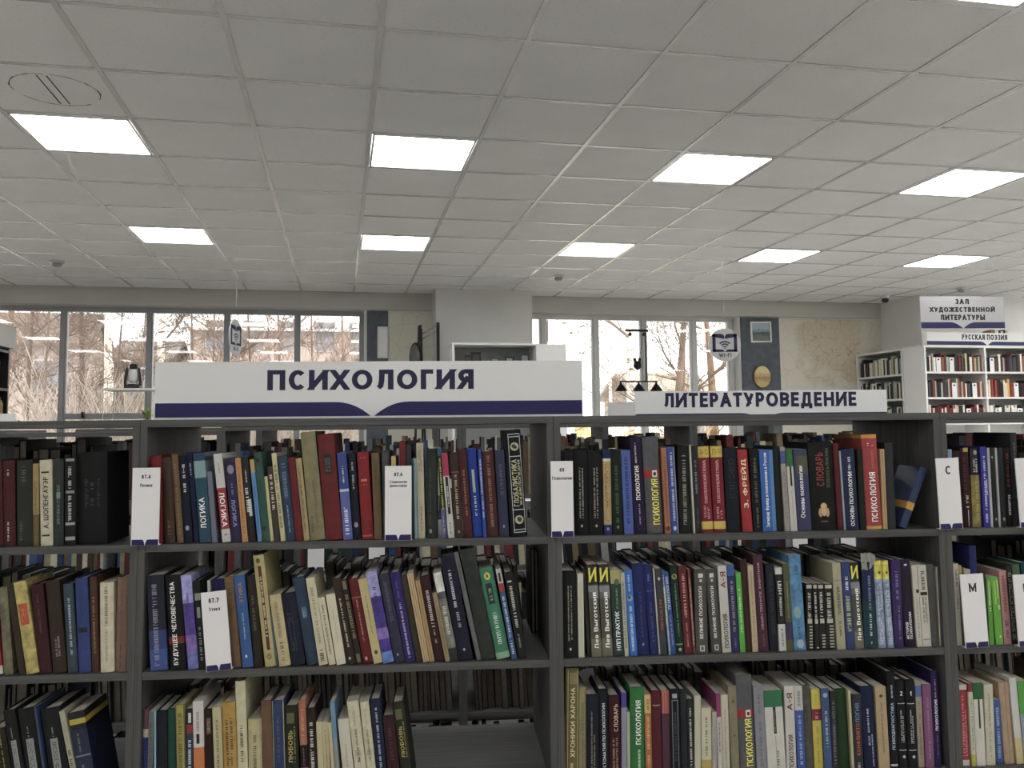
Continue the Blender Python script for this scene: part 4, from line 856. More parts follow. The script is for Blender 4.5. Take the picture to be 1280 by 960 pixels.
place_books('R', 1, [
 (703.4, 722.8, 703, 714, '#131416', D(e=[P(.2, .84, '#a8a890', .08, .4), P(.2, .84, '#a8a890', .08, .6), O(.1, .5, .07, .1, '#c0c0b0')])),
 (723.4, 730.8, 720.5, 717, '#c8c6ae', D(k='p', e=[P(.1, .9, '#a8a690', .2)])),
 (731.2, 739, 725, 711, '#2c2d22'),
 (740, 752.8, 733.5, 706, '#4c4c3c', D(k='p', name=0, l='grey paperback with yellow squiggle and white title', b=[(0, .2, '#6c6a54')], e=vyg)),
 (753.4, 766.8, 747.5, 706, '#4c4c3c', D(k='p', name=0, l='grey paperback with yellow squiggle and white title', b=[(0, .2, '#6c6a54')], e=vyg)),
 (767.8, 780.6, 762.5, 713, '#1f3a34', D(k='p', b=[(.84, 1, '#aaa468')], e=[T('НЛП ПРАКТИК', .07, .52, '#f0f0ea', .42, .5), P(.54, .8, '#6ca858', .18, .55), O(.86, .6, .25, .3, '#4a6a4a')])),
 (781.2, 786.2, 775.5, 716, '#b8b8a0', D(k='p', e=[P(.1, .9, '#5a6a50', .4)])),
 (786.8, 797.2, 779.5, 713, '#2e6fc0', D(k='p', e=[O(.67, .5, .35, .4, '#8aa8c8'), O(.68, .42, .2, .22, '#4c4a4c'), P(.06, .6, '#c0d8f0', .34), P(.74, .95, '#c0d8f0', .22)])),
 (798, 812.6, 790, 705, '#1c2860', D(e=[P(.2, .7, '#3c4470', .16), O(.12, .5, .08, .12, '#8890b0')])),
 (813.2, 823.4, 804, 706, '#1e2a66', D(e=[P(.15, .6, '#4a4464', .3), R(.7, .71, .1, .9, '#5a6090'), P(.8, .9, '#6a70a0', .3)])),
 (823.8, 825.4, 816, 711, '#c2c2bc', D(k='p')),
 (825.8, 834, 818.5, 711, '#34383a', D(k='p', e=[P(.28, .65, '#b04a3c', .4), O(.88, .5, .2, .25, '#c8c8c0')])),
 (834.4, 839, 825, 713, '#9ab08c', D(k='p', b=[(.8, 1, '#2c5090'), (0, .34, '#7090b8')], e=[P(.05, .95, '#dfe6d8', .4)])),
 (839.4, 845.4, 829.5, 716, '#2a4a90', D(k='p', e=[T('ПСИХОЛОГИЮ', .55, .95, '#b8cce8', .55, .5), P(.1, .5, '#8098c8', .3)])),
 (846, 855.6, 837, 707, '#1a3028', D(e=[O(.87, .5, .35, .35, '#a89c3c'), O(.87, .5, .18, .18, '#4a4c28'), P(.2, .8, '#6a9a78', .18), R(.1, .115, .05, .95, '#6aa060'), O(.05, .5, .2, .2, '#9ab898')])),
 (856.4, 866, 848, 708, '#66262a', D(e=[P(.4, .92, '#c89088', .34), P(.08, .36, '#b88880', .2)])),
 (866.6, 869.8, 859.5, 712, '#7a3a30', D(k='p', e=[P(.1, .9, '#c8b49c', .4)])),
 (870.8, 886, 867, 712, '#4e4e4a', D(e=[T('ВЕЛИКИЕ ПСИХОЛОГИ', .18, .80, '#d8d6ce', .28, .45), R(.03, .1, .3, .7, '#c0beb4'), R(.045, .085, .38, .62, '#4e4e4a'), R(.9, .95, .3, .7, '#d0cec4'), R(.85, .88, .4, .6, '#d0cec4')])),
 (887.2, 903, 879.5, 712, '#4e4e4a', D(e=[T('ВЕЛИКИЕ ПСИХОЛОГИ', .18, .80, '#d8d6ce', .28, .45), R(.03, .1, .3, .7, '#c0beb4'), R(.045, .085, .38, .62, '#4e4e4a'), R(.9, .95, .3, .7, '#d0cec4'), R(.85, .88, .4, .6, '#d0cec4')])),
 (903.6, 914.8, 897, 707.5, '#c8c4bc', D(k='p', e=[T('А-Я', .74, .93, '#6a2c24', .55, .5), T('ПСИХОЛОГИЯ', .05, .44, '#2a2a2a', .5, .5)])),
 (915.2, 924.8, 908, 706, '#20245c', D(k='p', b=[(.87, 1, '#3a5a98')], e=[P(.2, .84, '#a8946c', .34), P(.04, .16, '#8a86a0', .2)])),
 (925.6, 932.2, 919.5, 716, '#4cae3a', D(k='p', e=[P(.25, .8, '#cfe8b8', .3)])),
 (932.6, 940.8, 925, 700, '#38241e'),
 (941.2, 948.2, 934.5, 707, '#c6b08c', D(k='p', e=[P(.1, .95, '#8a7450', .28)])),
 (948.8, 962, 940, 694, '#4a2836', D(l='tall plum hardcover lettered ОБЩЕСТВЕННОЕ ЖИВОТНОЕ', e=[T('ОБЩЕСТВЕННОЕ ЖИВОТНОЕ', .23, .92, '#b08c9c', .26, .48), P(.06, .2, '#7c5468', .14)])),
 (962.6, 973.8, 957, 705, '#1b2028', D(e=[P(.2, .9, '#262c36', .4)])),
 (974.6, 983.6, 968.5, 710, '#141618', D(k='p', b=[(.92, 1, '#d0cfc8'), (0, .32, '#cfcec8')], e=[T('НЛП', .68, .84, '#e8e8e0', .5, .5), T('ОСНОВЫ', .42, .65, '#d8d8d0', .34, .5), P(.06, .28, '#5c5c5c', .3)])),
 (984.2, 992.2, 978.5, 705, '#4e5230', D(k='p', b=[(.13, .33, '#3a2a54')], e=[P(.38, .8, '#9a9a68', .2)])),
 (993, 1008.2, 985.5, 694.5, '#4a84ae', D(k='p', m='mottle', l='tall sky blue mottled paperback', e=[P(.78, .92, '#2c5470', .28, .6), P(.12, .25, '#20303c', .2), O(.07, .55, .3, .35, '#9cb4c0'), O(.4, .45, .3, .5, '#86a8a8')])),
 *[(xa, xb, xt, 730, '#121210', D(k='p', l='small black paperback with white corner patches', e=[R(.93, .985, .1, .9, '#b8b6a4'), R(.4, .47, .2, .9, '#b8b6a4'), P(.48, .9, '#c8c6b8', .45), *[R(.03+.045*q, .05+.045*q, .45, .98, '#b8b6a4') for q in range(nn)]])) for xa, xb, xt, nn in ((1008.8, 1016.8, 1007.4, 8), (1017.2, 1024.4, 1014, 1), (1025, 1032.6, 1022, 5), (1033.2, 1044, 1029.5, 8))],
 (1047, 1057.8, 1040, 704, '#a8a284', D(k='p', e=[T('ПСИХОЛОГИЯ', .4, .72, '#3a3a30', .36, .5), P(.16, .36, '#4a4a3c', .25), R(.79, .8, 0, 1, '#8c8668')])),
 (1059, 1069.2, 1051.5, 703, '#2a3a76', D(k='p', e=[P(.68, .84, '#e0e4f0', .34), P(.2, .63, '#b8c468', .5)])),
 (1069.6, 1080.8, 1061.5, 703.5, '#4c4c3c', D(k='p', name=0, l='grey paperback with yellow squiggle and white title', b=[(0, .2, '#6c6a54')], e=vyg)),
 (1082, 1098, 1076.5, 703, '#1c3c44', D(b=[(.55, 1, '#1f2a4e')], e=[P(.15, .42, '#c0d0d0', .16), P(.45, .85, '#7c88a8', .18), O(.07, .5, .07, .1, '#90a8a8')])),
 (1098.8, 1108.6, 1092.5, 701.5, '#8a9cb4', D(m='mottle', b=[(.79, 1, '#d2c63c')], e=[O(.865, .6, .18, .2, '#4a4a20'), P(.04, .76, '#c8d2dc', .5)])),
 (1109.2, 1118.2, 1101.5, 701.5, '#8a9cb4', D(m='mottle', b=[(.79, 1, '#d2c63c')], e=[O(.865, .6, .18, .2, '#4a4a20'), P(.04, .76, '#c8d2dc', .5)])),
 (1119, 1130.8, 1113, 700, '#3a2c60', D(e=[P(.55, .88, '#7a6ca0', .3), P(.1, .48, '#8478a8', .18, .6)])),
 (1131.4, 1145.8, 1123.5, 700, '#2a1c34', D(e=[T('ИСТОРИЯ', .09, .28, '#f0ece8', .24, .28), T('ПСИХОЛОГИИ', .09, .40, '#f0ece8', .24, .6), O(.94, .5, .16, .08, '#d8d4dc')])),
 (1146.8, 1153.6, 1139.5, 707, '#c4bfae', D(k='p', e=[P(.1, .6, '#8a8678', .3), R(.66, .7, .5, 1, '#1c1c1c')])),
 (1154.2, 1165, 1147, 707, '#c8c3b2', D(k='p', e=[P(.7, .95, '#2c2c2c', .4), R(.63, .67, .1, .9, '#1c1c1c'), P(.3, .62, '#4a4a44', .18, .35), P(.3, .62, '#4a4a44', .18, .65), R(.085, .095, .1, .9, '#6a6a60')])),
 (1165.8, 1174.4, 1158.5, 706, '#4e4e4a', D(e=[P(.4, .8, '#34342f', .3)])),
 (1174.8, 1177.6, 1170, 709, '#bcb8a8', D(k='p')),
])
place_books('F', 1, [
 (1196.5, 1203, 1191, 705, '#cfc9b4', D(k='p', e=[P(.72, .95, '#3c3c38', .34), P(.45, .68, '#6c6c64', .3)])),
 (1203.4, 1206.8, 1198, 707, '#6a5a44', D(k='p', b=[(.9, 1, '#b09a50')])),
 (1208, 1216, 1205, 712, '#b8b2a0', D(k='p')),
 (1217, 1227, 1212, 683, '#1f2a5c', D(l='tall navy hardcover behind the М card')),
 (1228, 1235.6, 1225, 718, '#3a3834'),
 (1236, 1242.8, 1232, 722, '#5a9e32', D(k='p', e=[R(.58, .95, .3, .7, '#a8cc80'), P(.5, .57, '#dfeed0', .4)])),
 (1243.6, 1255, 1236.5, 722, '#62b02c', D(k='p', e=[R(.6, .95, .3, .5, '#a8cc50'), R(.68, .96, .7, .85, '#c0dc90'), P(.52, .62, '#dfeed0', .3, .8), O(.12, .6, .1, .15, '#e0f0d0')])),
 (1256, 1265, 1248.5, 713.5, '#c08a86', D(k='p', e=[P(.42, .95, '#8c4a4c', .4), P(.24, .36, '#5c3c84', .5), P(.08, .2, '#5c3c84', .35)])),
 (1265.6, 1273, 1257.5, 708, '#1c1a18', D(m='mottle', e=[P(.05, .95, '#a8a498', .55)])),
 (1274, 1283, 1266, 706, '#4a6a48'), (1284, 1298, 1277, 704, '#1c4a5c'),
])
place_books('L', 2, [
 (-12, 13, -16, 915, '#22210f', D(lean=.19, e=[P(.05, .95, '#a89a3c', .5)])),
 (14, 29.4, 0, 890, '#171819', D(lean=.19, e=[R(.35, .68, .3, .75, '#8d908e'), P(.37, .66, '#3c3e3e', .24), P(.7, .82, '#8d908e', .08)])),
 (31, 52, 20.5, 888, '#171819', D(lean=.17, e=[R(.35, .68, .3, .75, '#8d908e'), P(.37, .66, '#3c3e3e', .24), P(.7, .82, '#8d908e', .08)])),
 (53, 55.4, 44.5, 884, '#38486c', D(k='p', lean=.17)),
 (60, 84.5, 50, 888, '#171819', D(e=[R(.35, .68, .3, .7, '#8d908e'), P(.37, .66, '#3c3e3e', .2), P(.7, .82, '#8d908e', .08)])),
 (87, 94, 73.5, 890, '#a8a78c', D(k='p', e=[P(.05, .6, '#3c3c34', .5), P(.66, .9, '#7c7a68', .2)])),
 (95.5, 117, 84, 892, '#1a2440', D(k='p', l='blue and black paperback with yellow stripe leaning left', b=[(.80, 1, '#15161a'), (.86, .92, '#b8a428')], e=[P(.55, .78, '#6c7c6a', .12, .4), R(.5, .515, 0, 1, '#7c8a98'), P(.1, .42, '#7c8c7a', .14, .4)])),
])
place_books('M', 2, [
 (175, 184, 177.5, 887, '#2c3470', D(b=[(.78, 1, '#6a4450'), (.69, .78, '#c0b49c')])),
 (184.4, 190.6, 186, 890, '#6a6a66', D(k='p', e=[P(.1, .9, '#4a4a48', .5)])),
 (191, 195, 191, 889, '#7fb0c8', D(k='p')),
 (195.6, 208.6, 195.5, 889, '#171a22'),
 (209.2, 219.4, 208.5, 886.5, '#14463a'),
 (220.2, 231.8, 218.5, 882, '#a39a48', D(e=[P(.1, .92, '#4c4a20', .4), R(0, 1, 0, .1, '#5c5a30'), R(0, 1, .9, 1, '#5c5a30')])),
 (232.2, 241.2, 232, 886, '#1c3450', D(k='p', b=[(.82, 1, '#1a1a1c'), (.72, .82, '#8a2c2a')], e=[R(.84, .95, .3, .75, '#d0d0cc'), P(.05, .68, '#d0d8e0', .4)])),
 (242, 255.6, 240.5, 877, '#cfc9c2', D(k='p', l='white and orange paperback with black cat figure', b=[(0, .52, '#c87434')], e=[R(.56, .66, .3, .6, '#1c1c1c'), P(.68, .9, '#8c8880', .25, .45)])),
 (256.2, 267, 255, 887, '#2a1818', D(e=[R(.72, .9, .25, .75, '#6a5640'), P(.74, .88, '#a8906c', .25)])),
 (267.6, 278.6, 265, 885, '#b8b184', D(k='p', e=[P(.3, .88, '#6c6844', .25)])),
 (279.2, 296.4, 276.5, 879, '#b48f3e', D(l='ochre hardcover with black script title', e=[P(.45, .85, '#3a2c10', .2, .35), P(.5, .85, '#3a2c10', .18, .68), P(.05, .48, '#2a1e0c', .4, .5)])),
 (297.2, 309.8, 293.5, 852, '#c9c39e', D(l='tall cream hardcover standing above its neighbours', e=[P(.3, .62, '#2c2c24', .3)])),
 (310.4, 328, 309.5, 900, '#b8ad80', D(e=[P(.1, .8, '#4c4838', .2)])),
 (328.6, 341.2, 326, 877, '#6b4f38'),
 (341.8, 356.6, 339.5, 877, '#2c4068', D(e=[R(0, 1, 0, .07, '#b8b090'), R(0, 1, .93, 1, '#b8b090'), P(.35, .85, '#5c4c60', .2)])),
 (357.2, 373.2, 355.5, 883, '#25271a', D(e=[T('ЛЮБОВЬ', .36, .72, '#a89c54', .34, .42), R(.8, .92, .15, .75, '#5c5c38'), P(.36, .78, '#8a8248', .12, .75)])),
 (375.8, 385, 372.5, 876, '#a86850', D(b=[(.28, .52, '#1c1416')], e=[P(.54, .92, '#c88a70', .4), P(.3, .5, '#8a7468', .15)])),
 (385.4, 397, 382, 886, '#2a211e', D(e=[P(.1, .85, '#d0ccc8', .34)])),
 (397.6, 404.6, 395, 903, '#c2b98c', D(k='p')),
 (405, 413.2, 402, 903, '#bdb184', D(k='p', e=[P(.1, .9, '#8c8054', .25)])),
 (413.6, 418, 409.5, 904, '#c4ba92', D(k='p')),
 (418.4, 424.4, 412, 878, '#6a92b4', D(k='p', b=[(0, .55, '#8c9490')])),
 (428, 442, 422, 900, '#c9c4b0', D(k='p', e=[P(.1, .7, '#8c8878', .14)])),
 (442.4, 457.6, 432.5, 878, '#cbc5a6', D(e=[P(.4, .7, '#6a664c', .2), T('2', .33, .38, '#2a2a24', .25, .5, 0), R(.39, .46, .2, .7, '#b4ae90'), P(.72, .95, '#a8a284', .25)])),
 (458.2, 469.6, 449.5, 878, '#cbc5a6', D(e=[P(.4, .7, '#6a664c', .2), T('1', .33, .38, '#2a2a24', .12, .5, 0), R(.39, .46, .2, .7, '#b4ae90'), P(.72, .95, '#a8a284', .25)])),
 (470.2, 483, 462.5, 875, '#1a2440', D(e=[P(.1, .92, '#b8c0d0', .2)])),
 (484.4, 499, 478, 896, '#3a1a22', D(e=[P(.4, .85, '#4c2830', .3)])),
 (499.6, 514.4, 489.5, 879, '#2a2c1c', D(e=[T('ЛЮБОВЬ', .36, .72, '#a89c54', .34, .42), R(.8, .92, .15, .75, '#5c5c38'), P(.36, .78, '#8a8248', .12, .75)])),
])
place_books('R', 2, [
 (704.6, 723.2, 705.4, 836, '#6a6038', D(l='tall olive hardcover with cream borders lettered ХРОНИКИ ХАРОНА', e=[R(0, .98, .16, .2, '#c9c08c'), R(0, .98, .93, .97, '#c9c08c'), T('ХРОНИКИ ХАРОНА', .22, .83, '#cdbf98', .34, .55), R(.86, .96, .3, .9, '#857a4c'), P(.02, .18, '#cdbf98', .2)])),
 (723.8, 733, 723.6, 860, '#8e865c', D(e=[P(.1, .85, '#6c6440', .35)])),
 (733.6, 748.8, 733.2, 869, '#121b2a', D(e=[P(.1, .82, '#8a8468', .12, .42), P(.1, .55, '#8a8468', .12, .65)])),
 (749.6, 762, 748.8, 862, '#12161f', D(e=[T('ХРЕСТОМАТИЯ ПО ПСИХОЛОГИИ', .06, .85, '#c8ccd4', .3, .5)])),
 (762.8, 776.8, 762, 870, '#3a1618', D(e=[T('СЛОВАРЬ', .58, .9, '#c8a88c', .38, .6), P(.06, .52, '#a88870', .18, .35), P(.06, .52, '#a88870', .18, .65)])),
 (777.4, 783.8, 776.8, 866, '#8a8aa0', D(k='p', b=[(.83, 1, '#4c3c90')])),
 (784.2, 787.8, 783.6, 890, '#b4b49c', D(k='p')),
 (788.6, 806.6, 787.8, 860, '#2a7236', D(e=[T('ПСИХОЛОГИЯ', .38, .86, '#e4eede', .36, .55), P(.1, .34, '#c0d8bc', .16, .6)])),
 (807.2, 815.6, 805.8, 868.5, '#b06a34', D(k='p', b=[(.78, 1, '#d0b868')], e=[P(.82, .96, '#b05030', .4), P(.05, .76, '#e0b070', .4)])),
 (816.4, 828.2, 815, 864, '#551a26', D(e=[R(.83, .84, .1, .9, '#b8a89c')])),
 (828.8, 838.6, 826.4, 864, '#4e2238', D(k='p', b=[(.74, 1, '#a8584c')], e=[R(.74, 1, .2, .28, '#d08070'), R(.74, 1, .5, .58, '#d08070')])),
 (839.4, 851.6, 837.5, 862, '#12161f', D(e=[R(.9, .95, .25, .75, '#a8acb0'), R(.12, .88, .2, .26, '#7c8490'), R(.12, .88, .76, .82, '#7c8490'), R(.87, .88, .2, .82, '#7c8490'), P(.2, .75, '#3c4450', .2), R(.05, .09, .2, .8, '#9a9ea4')])),
 (852, 860.4, 850.5, 862, '#20282a'),
 (861, 868, 859.6, 874, '#15161a', D(k='p', e=[P(.05, .9, '#d0d0cc', .34)])),
 (868.6, 876.4, 868.3, 870, '#c2bea6', D(k='p')),
 (877.4, 890, 876.6, 885.5, '#c9c4a4', D(k='p', b=[(0, .25, '#b8a04c')], e=[P(.3, .88, '#4c4a3c', .22)])),
 (890.6, 896.2, 890.2, 890, '#a8a498', D(k='p', e=[P(.2, .8, '#8a867c', .3)])),
 (896.6, 903.2, 893.5, 867.5, '#c4c0b4', D(k='p', b=[(.72, 1, '#8c3468')], e=[P(.3, .68, '#4c4a48', .3)])),
 (903.6, 912.8, 901.6, 869, '#c4bfa8', D(k='p', e=[P(.1, .85, '#8c8878', .22)])),
 (913.6, 925.2, 909, 858, '#857c62', D(e=[O(.83, .5, .12, .15, '#3c3828'), O(.45, .5, .1, .12, '#3c3828')])),
 (926, 946, 920, 845, '#5a5a5e', D(l='thick grey hardcover with red band and yellow ПСИХОЛОГИЯ', b=[(.575, .655, '#a02c2a')], e=[T('ПСИХОЛОГИЯ', .09, .56, '#e6e02c', .5, .62), R(.58, .65, .5, .82, '#d8d6d0'), R(.595, .63, .58, .74, '#1c1c1c'), P(.7, .95, '#4a4a4e', .12, .7)])),
 (946.6, 959.2, 941.5, 858, '#85868e', D(k='p', e=[P(.1, .6, '#606068', .25), P(.68, .95, '#5c5c64', .2)])),
 (960, 983, 954.5, 864, '#cbc8be', D(k='p', l='white paperback with green top and black title strip', b=[(.8, 1, '#1c7048')], e=[R(.48, .8, .45, .6, '#17171a'), P(.5, .78, '#8c8c84', .06, .525), R(.05, .45, .51, .53, '#6a675e'), P(.1, .3, '#55534c', .12, .6)])),
 (983.8, 996, 980, 858, '#c8c4bc', D(k='p', e=[T('А-Я', .72, .92, '#6a2c24', .55, .5), T('ПСИХОЛОГИЯ', .05, .44, '#2a2a2a', .5, .5)])),
 (996.4, 1007.6, 991.6, 858, '#34549c', D(k='p', b=[(.72, 1, '#c4c2ba')], e=[P(.76, .96, '#7c7c80', .4), P(.1, .68, '#9ab0d8', .34)])),
 (1008.2, 1017.8, 1003, 857, '#45443c', D(m='mottle')),
 (1018.4, 1029.8, 1013.5, 862, '#c8b830', D(k='p', l='bright yellow paperback with crimson ribbon', e=[R(.62, .76, 0, 1, '#7a1c34'), P(.64, .74, '#d890a0', .3), P(.1, .55, '#8c8020', .2), P(.8, .95, '#a89a28', .2)])),
 (1030.4, 1040.8, 1025.5, 861, '#34507c', D(k='p', e=[O(.92, .5, .3, .3, '#9aa8b0'), P(.3, .75, '#a8b8cc', .28)])),
 (1041.2, 1048, 1037, 864, '#1b1d20', D(k='p', e=[P(.1, .9, '#6c7470', .45)])),
 (1048.6, 1063.8, 1042.8, 862, '#1e3a1e'),
 (1064.2, 1068.2, 1059, 863, '#b8b086', D(k='p')),
 (1068.8, 1079.8, 1065.4, 868, '#24262c', D(k='p', e=[T('КОНФЛИКТО', .2, .62, '#b0542c', .45, .5), T('ЛОГИЯ', .63, .88, '#5c84b0', .45, .5), P(.04, .12, '#c0c0bc', .3)])),
 (1080.4, 1098.6, 1074, 859, '#161e40', D(e=[P(.3, .75, '#b8bcd0', .14, .42), P(.05, .45, '#b8bcd0', .1, .65)])),
 (1099.4, 1113, 1093.8, 859, '#b09a74', D(k='p', e=[P(.2, .82, '#7c6440', .16, .5), O(.89, .5, .16, .14, '#4a3c24')])),
 (1113.6, 1124.2, 1109, 840, '#14151a', D(e=[T('ПСИХОДИАГНОСТИКА', .2, .68, '#a8bcd4', .4, .5), P(.73, .87, '#c8ccd4', .18), R(.03, .05, .1, .9, '#c8ccd4')])),
 (1124.8, 1136.2, 1119.5, 850, '#16171a', D(e=[T('2', .82, .87, '#e0e0dc', .3, .5, 0), R(.725, .733, .1, .9, '#d0d0cc'), P(.28, .66, '#b8b8b4', .14, .4), P(.28, .6, '#b8b8b4', .14, .6), R(.2, .208, .1, .9, '#d0d0cc'), O(.13, .55, .16, .16, '#c0c0bc')])),
 (1136.8, 1148.2, 1131.5, 850, '#16171a', D(e=[T('1', .82, .87, '#e0e0dc', .16, .5, 0), R(.725, .733, .1, .9, '#d0d0cc'), P(.28, .66, '#b8b8b4', .14, .4), P(.28, .6, '#b8b8b4', .14, .6), R(.2, .208, .1, .9, '#d0d0cc'), O(.13, .55, .16, .16, '#c0c0bc')])),
 (1148.8, 1156.4, 1144.6, 852, '#9c907c', D(k='p', b=[(.82, .95, '#4a6a9c')], e=[P(.1, .78, '#6c6250', .34)])),
 (1158, 1168.6, 1153.5, 855.5, '#7c4a72', D(k='p', e=[P(.1, .85, '#a87898', .2)])),
 (1169.4, 1178, 1163.4, 839, '#2a1a4a', D(e=[T('ПСИХОЛОГИЯ', .38, .70, '#e8e4f0', .4, .5), P(.72, .92, '#a89cc4', .18), P(.1, .34, '#8c80b0', .12)])),
])
place_books('F', 2, [
 (1202, 1212.8, 1198, 856.5, '#a02434', D(k='p', b=[(.94, 1, '#d0c8c4'), (0, .07, '#d0c8c4')], e=[P(.12, .88, '#d88a94', .25, .4), P(.12, .7, '#d88a94', .2, .7)])),
 (1213.2, 1220.8, 1208.4, 855, '#c6c4ac', D(k='p', b=[(0, .14, '#b0b038'), (.9, 1, '#7c2c38')], e=[P(.2, .85, '#5c7c50', .34)])),
 (1221.6, 1233.2, 1215.8, 854, '#cbc8bc', D(k='p', b=[(.8, 1, '#1f5c34')], e=[R(.45, .8, .45, .62, '#17171a')])),
 (1234, 1245.2, 1230, 856, '#c4bea4', D(k='p', e=[P(.1, .9, '#8c8878', .2)])),
 (1246, 1255, 1241, 875, '#34508a', D(k='p', e=[P(.1, .9, '#8ca4d0', .4)])),
 (1256.4, 1270, 1248, 853, '#b09478', D(e=[R(0, 1, .48, .53, '#7c6048')])),
 (1270.6, 1281, 1260, 848, '#c9cac4', D(k='p', b=[(0, .3, '#c8b87c')])),
 (1282, 1296, 1272, 852, '#4a9a34', D(k='p', b=[(0, .6, '#8c98a4')])),
])

# ------------------------------------------------------------------ white index cards standing between the books
def divider(x0, x1, ytop, row, lines, label, lean=0., Y=FRONT_Y-.013, zs=None, w=None, h=None, xw=None, foot=.016):
    zs = SHELF_Z[row] if zs is None else zs
    if xw is None:
        A, B_ = on_y(x0, px((on_y(x0, 700, Y)[0], Y, zs))[1], Y), on_y(x1, px((on_y(x1, 700, Y)[0], Y, zs))[1], Y)
        xw = A[0]; w = (B_[0]-A[0])*math.cos(lean); h = (on_y((x0+x1)/2, ytop, Y)[2]-zs)/math.cos(lean)
    t = empty('index_card', (xw, Y, zs+.0003)); t.rotation_euler = (0, -lean, 0)
    b = MB(); b.box(0, w, 0, .003, 0, h); b.box(0, w, .003, foot, 0, .0015); b.build('card', M['plate'], t)
    bw = w*.96; bh = h*.075
    for poly in book_band(bw, bh, curve=.1):
        q = MB(); pts = [(w/2+x, .002*h+z) for x, z in poly]
        q.poly([(x, -.0003, z) for x, z in pts]); q.build('band', M['navy'], t)
    if lines:
        q = MB()
        for s, cz, hh, bold in lines: put_text(q, s, w*.5, h*cz, -.0004, height=h*hh, bold=bold, col=lin('#26262c'))
        q.build('lettering', M['print'], t)
    tag(t, label, 'index card', 'white index cards on the shelves'); return t
divider(163.5, 198.2, 585, 0, [('87.4', .885, .05, .035), ('Логика', .775, .042, .025)], 'white index card lettered 87.4 Логика by the left upright')
divider(481, 514.5, 582.5, 0, [('87.6', .885, .05, .035), ('Социальная', .785, .04, .025), ('философия', .73, .046, .025)], 'white index card lettered 87.6 Социальная философия on top shelf')
divider(689.5, 717.5, 576.5, 0, [('88', .885, .05, .035), ('Психология', .775, .042, .025)], 'white index card lettered 88 Психология by the middle upright')
divider(258, 290, 741, 1, [('87.7', .89, .06, .035), ('Этика', .78, .046, .025)], 'white leaning index card lettered 87.7 Этика on second shelf', lean=.092)
divider(1175.5, 1204, 573, 0, [('С', .83, .12, .03)], 'white index card with letter С by the right upright', lean=.02)
divider(1276, 1306, 573, 0, [('Т', .83, .12, .03)], 'white index card with letter Т on top shelf, cut by right picture edge', lean=.03)
divider(1207.5, 1236.5, 718, 1, [('М', .815, .12, .03)], 'white index card with letter М beside two green books', lean=.035)
divider(1274, 1304, 718.5, 1, [('Н', .815, .12, .03)], 'white index card with letter Н on second shelf, cut by right picture edge', lean=.035)

# loose scraps between the books
b = MB(); p0 = on_y(724, 852, 2.02); s = .0019
pts = [(0, 0), (.9, -.1), (1.05, .25), (1.35, .9), (1.75, .55), (1.72, 1.15), (1.62, 1.75), (.5, 1.6), (-.05, 1.2)]
b.prism_xz([(p0[0]+x*.021, p0[2]+z*.018) for x, z in pts], 2.02, 2.0204, lin('#b9bac2')); o = b.build('paper_slip', M['paint'])
tag(o, 'torn white paper slip sticking up behind books, lower right bookcase', 'paper')
b = MB(); p0 = on_y(1075, 712, 1.915); p1 = on_y(1092, 690, 1.915); wv = (p1[0]-p0[0])/6; hv = p1[2]-p0[2]
zf = [(0, 1), (.05, .93), (.0, 1), (-.05, .95), (.12, 1), (.3, .9), (.5, .85)]
for i in range(6):
    xa, xb = p0[0]+wv*i, p0[0]+wv*(i+1); ya, yb = 1.906+.004*(i % 2), 1.906+.004*((i+1) % 2); (a0, t0), (a1, t1) = zf[i], zf[i+1]
    for za, zb in ((0, .5), (.5, 1)):
        f = lambda a, t_, k: p0[2]+hv*(max(0, a)+(t_-max(0, a))*k)
        b.poly([(xa, ya+za*.004, f(a0, t0, za)), (xb, yb+za*.004, f(a1, t1, za)), (xb, yb+zb*.004, f(a1, t1, zb)), (xa, ya+zb*.004, f(a0, t0, zb))], lin('#9a9a92'))
o = b.build('film_scrap', M['gloss']); tag(o, 'crumpled clear film scrap over the navy and teal book', 'film scrap')

# ------------------------------------------------------------------ signs on the bookcases and under the ceiling
def sign(name, x0, x1, z0, z1, y, lines, label, band=(0, .0), bandcol='navy', foot=True, rz=0., group=None, wires=0., inkm='ink', curve=.16, bold=.04, pm='signw'):
    w, h = x1-x0, z1-z0
    t = empty(name, (x0, y, z0), 0)
    b = MB(); b.box(0, w, 0, .005, 0, h); b.build('panel', M[pm], t)
    if foot:
        b = MB(); b.box(0, w, .005, .06, 0, .003); b.build('foot', M['signw'], t)
    if band[1]:
        for poly in book_band(w, band[1], curve=curve):
            q = MB(); q.poly([(w/2+x*.996, -.0005, band[0]+z) for x, z in poly]); q.build('band', M[bandcol], t)
    q = MB()
    for s, cx, cz, ww, hh in lines: put_text(q, s, cx, cz, -.0006, width=ww, height=hh, bold=bold)
    if lines: q.build('lettering', M[inkm], t)
    if wires:
        for xx in (w*.1, w*.9):
            q = MB(); q.tube((xx, .0025, h), (xx, .0025, h+wires), .0008, n=5); q.build('wire', M['metal'], t)
    tag(t, label, 'sign', group); return t
sy0 = 1.925
a = on_y(192.5, 522, sy0); c = on_y(727.5, 450.5, sy0); la, lb_ = on_y(334, 489, sy0), on_y(592, 462.5, sy0)
sign('section_sign', a[0], c[0], TOP_Z, c[2], sy0, [('ПСИХОЛОГИЯ', (la[0]+lb_[0])/2-a[0], (la[2]+lb_[2])/2-TOP_Z+.002, lb_[0]-la[0], lb_[2]-la[2])],
     'large white sign lettered ПСИХОЛОГИЯ on the front bookcase', band=(.005, .032), curve=.085)
y2 = ROW2_Y+.03
a = on_y(794, 520, y2); c = on_y(1108, 487, y2); la, lb_ = on_y(830, 510, y2), on_y(1070, 491.5, y2)
lx, lz = (la[0]+lb_[0])/2-a[0], (la[2]+lb_[2])/2-ROW2_TOP
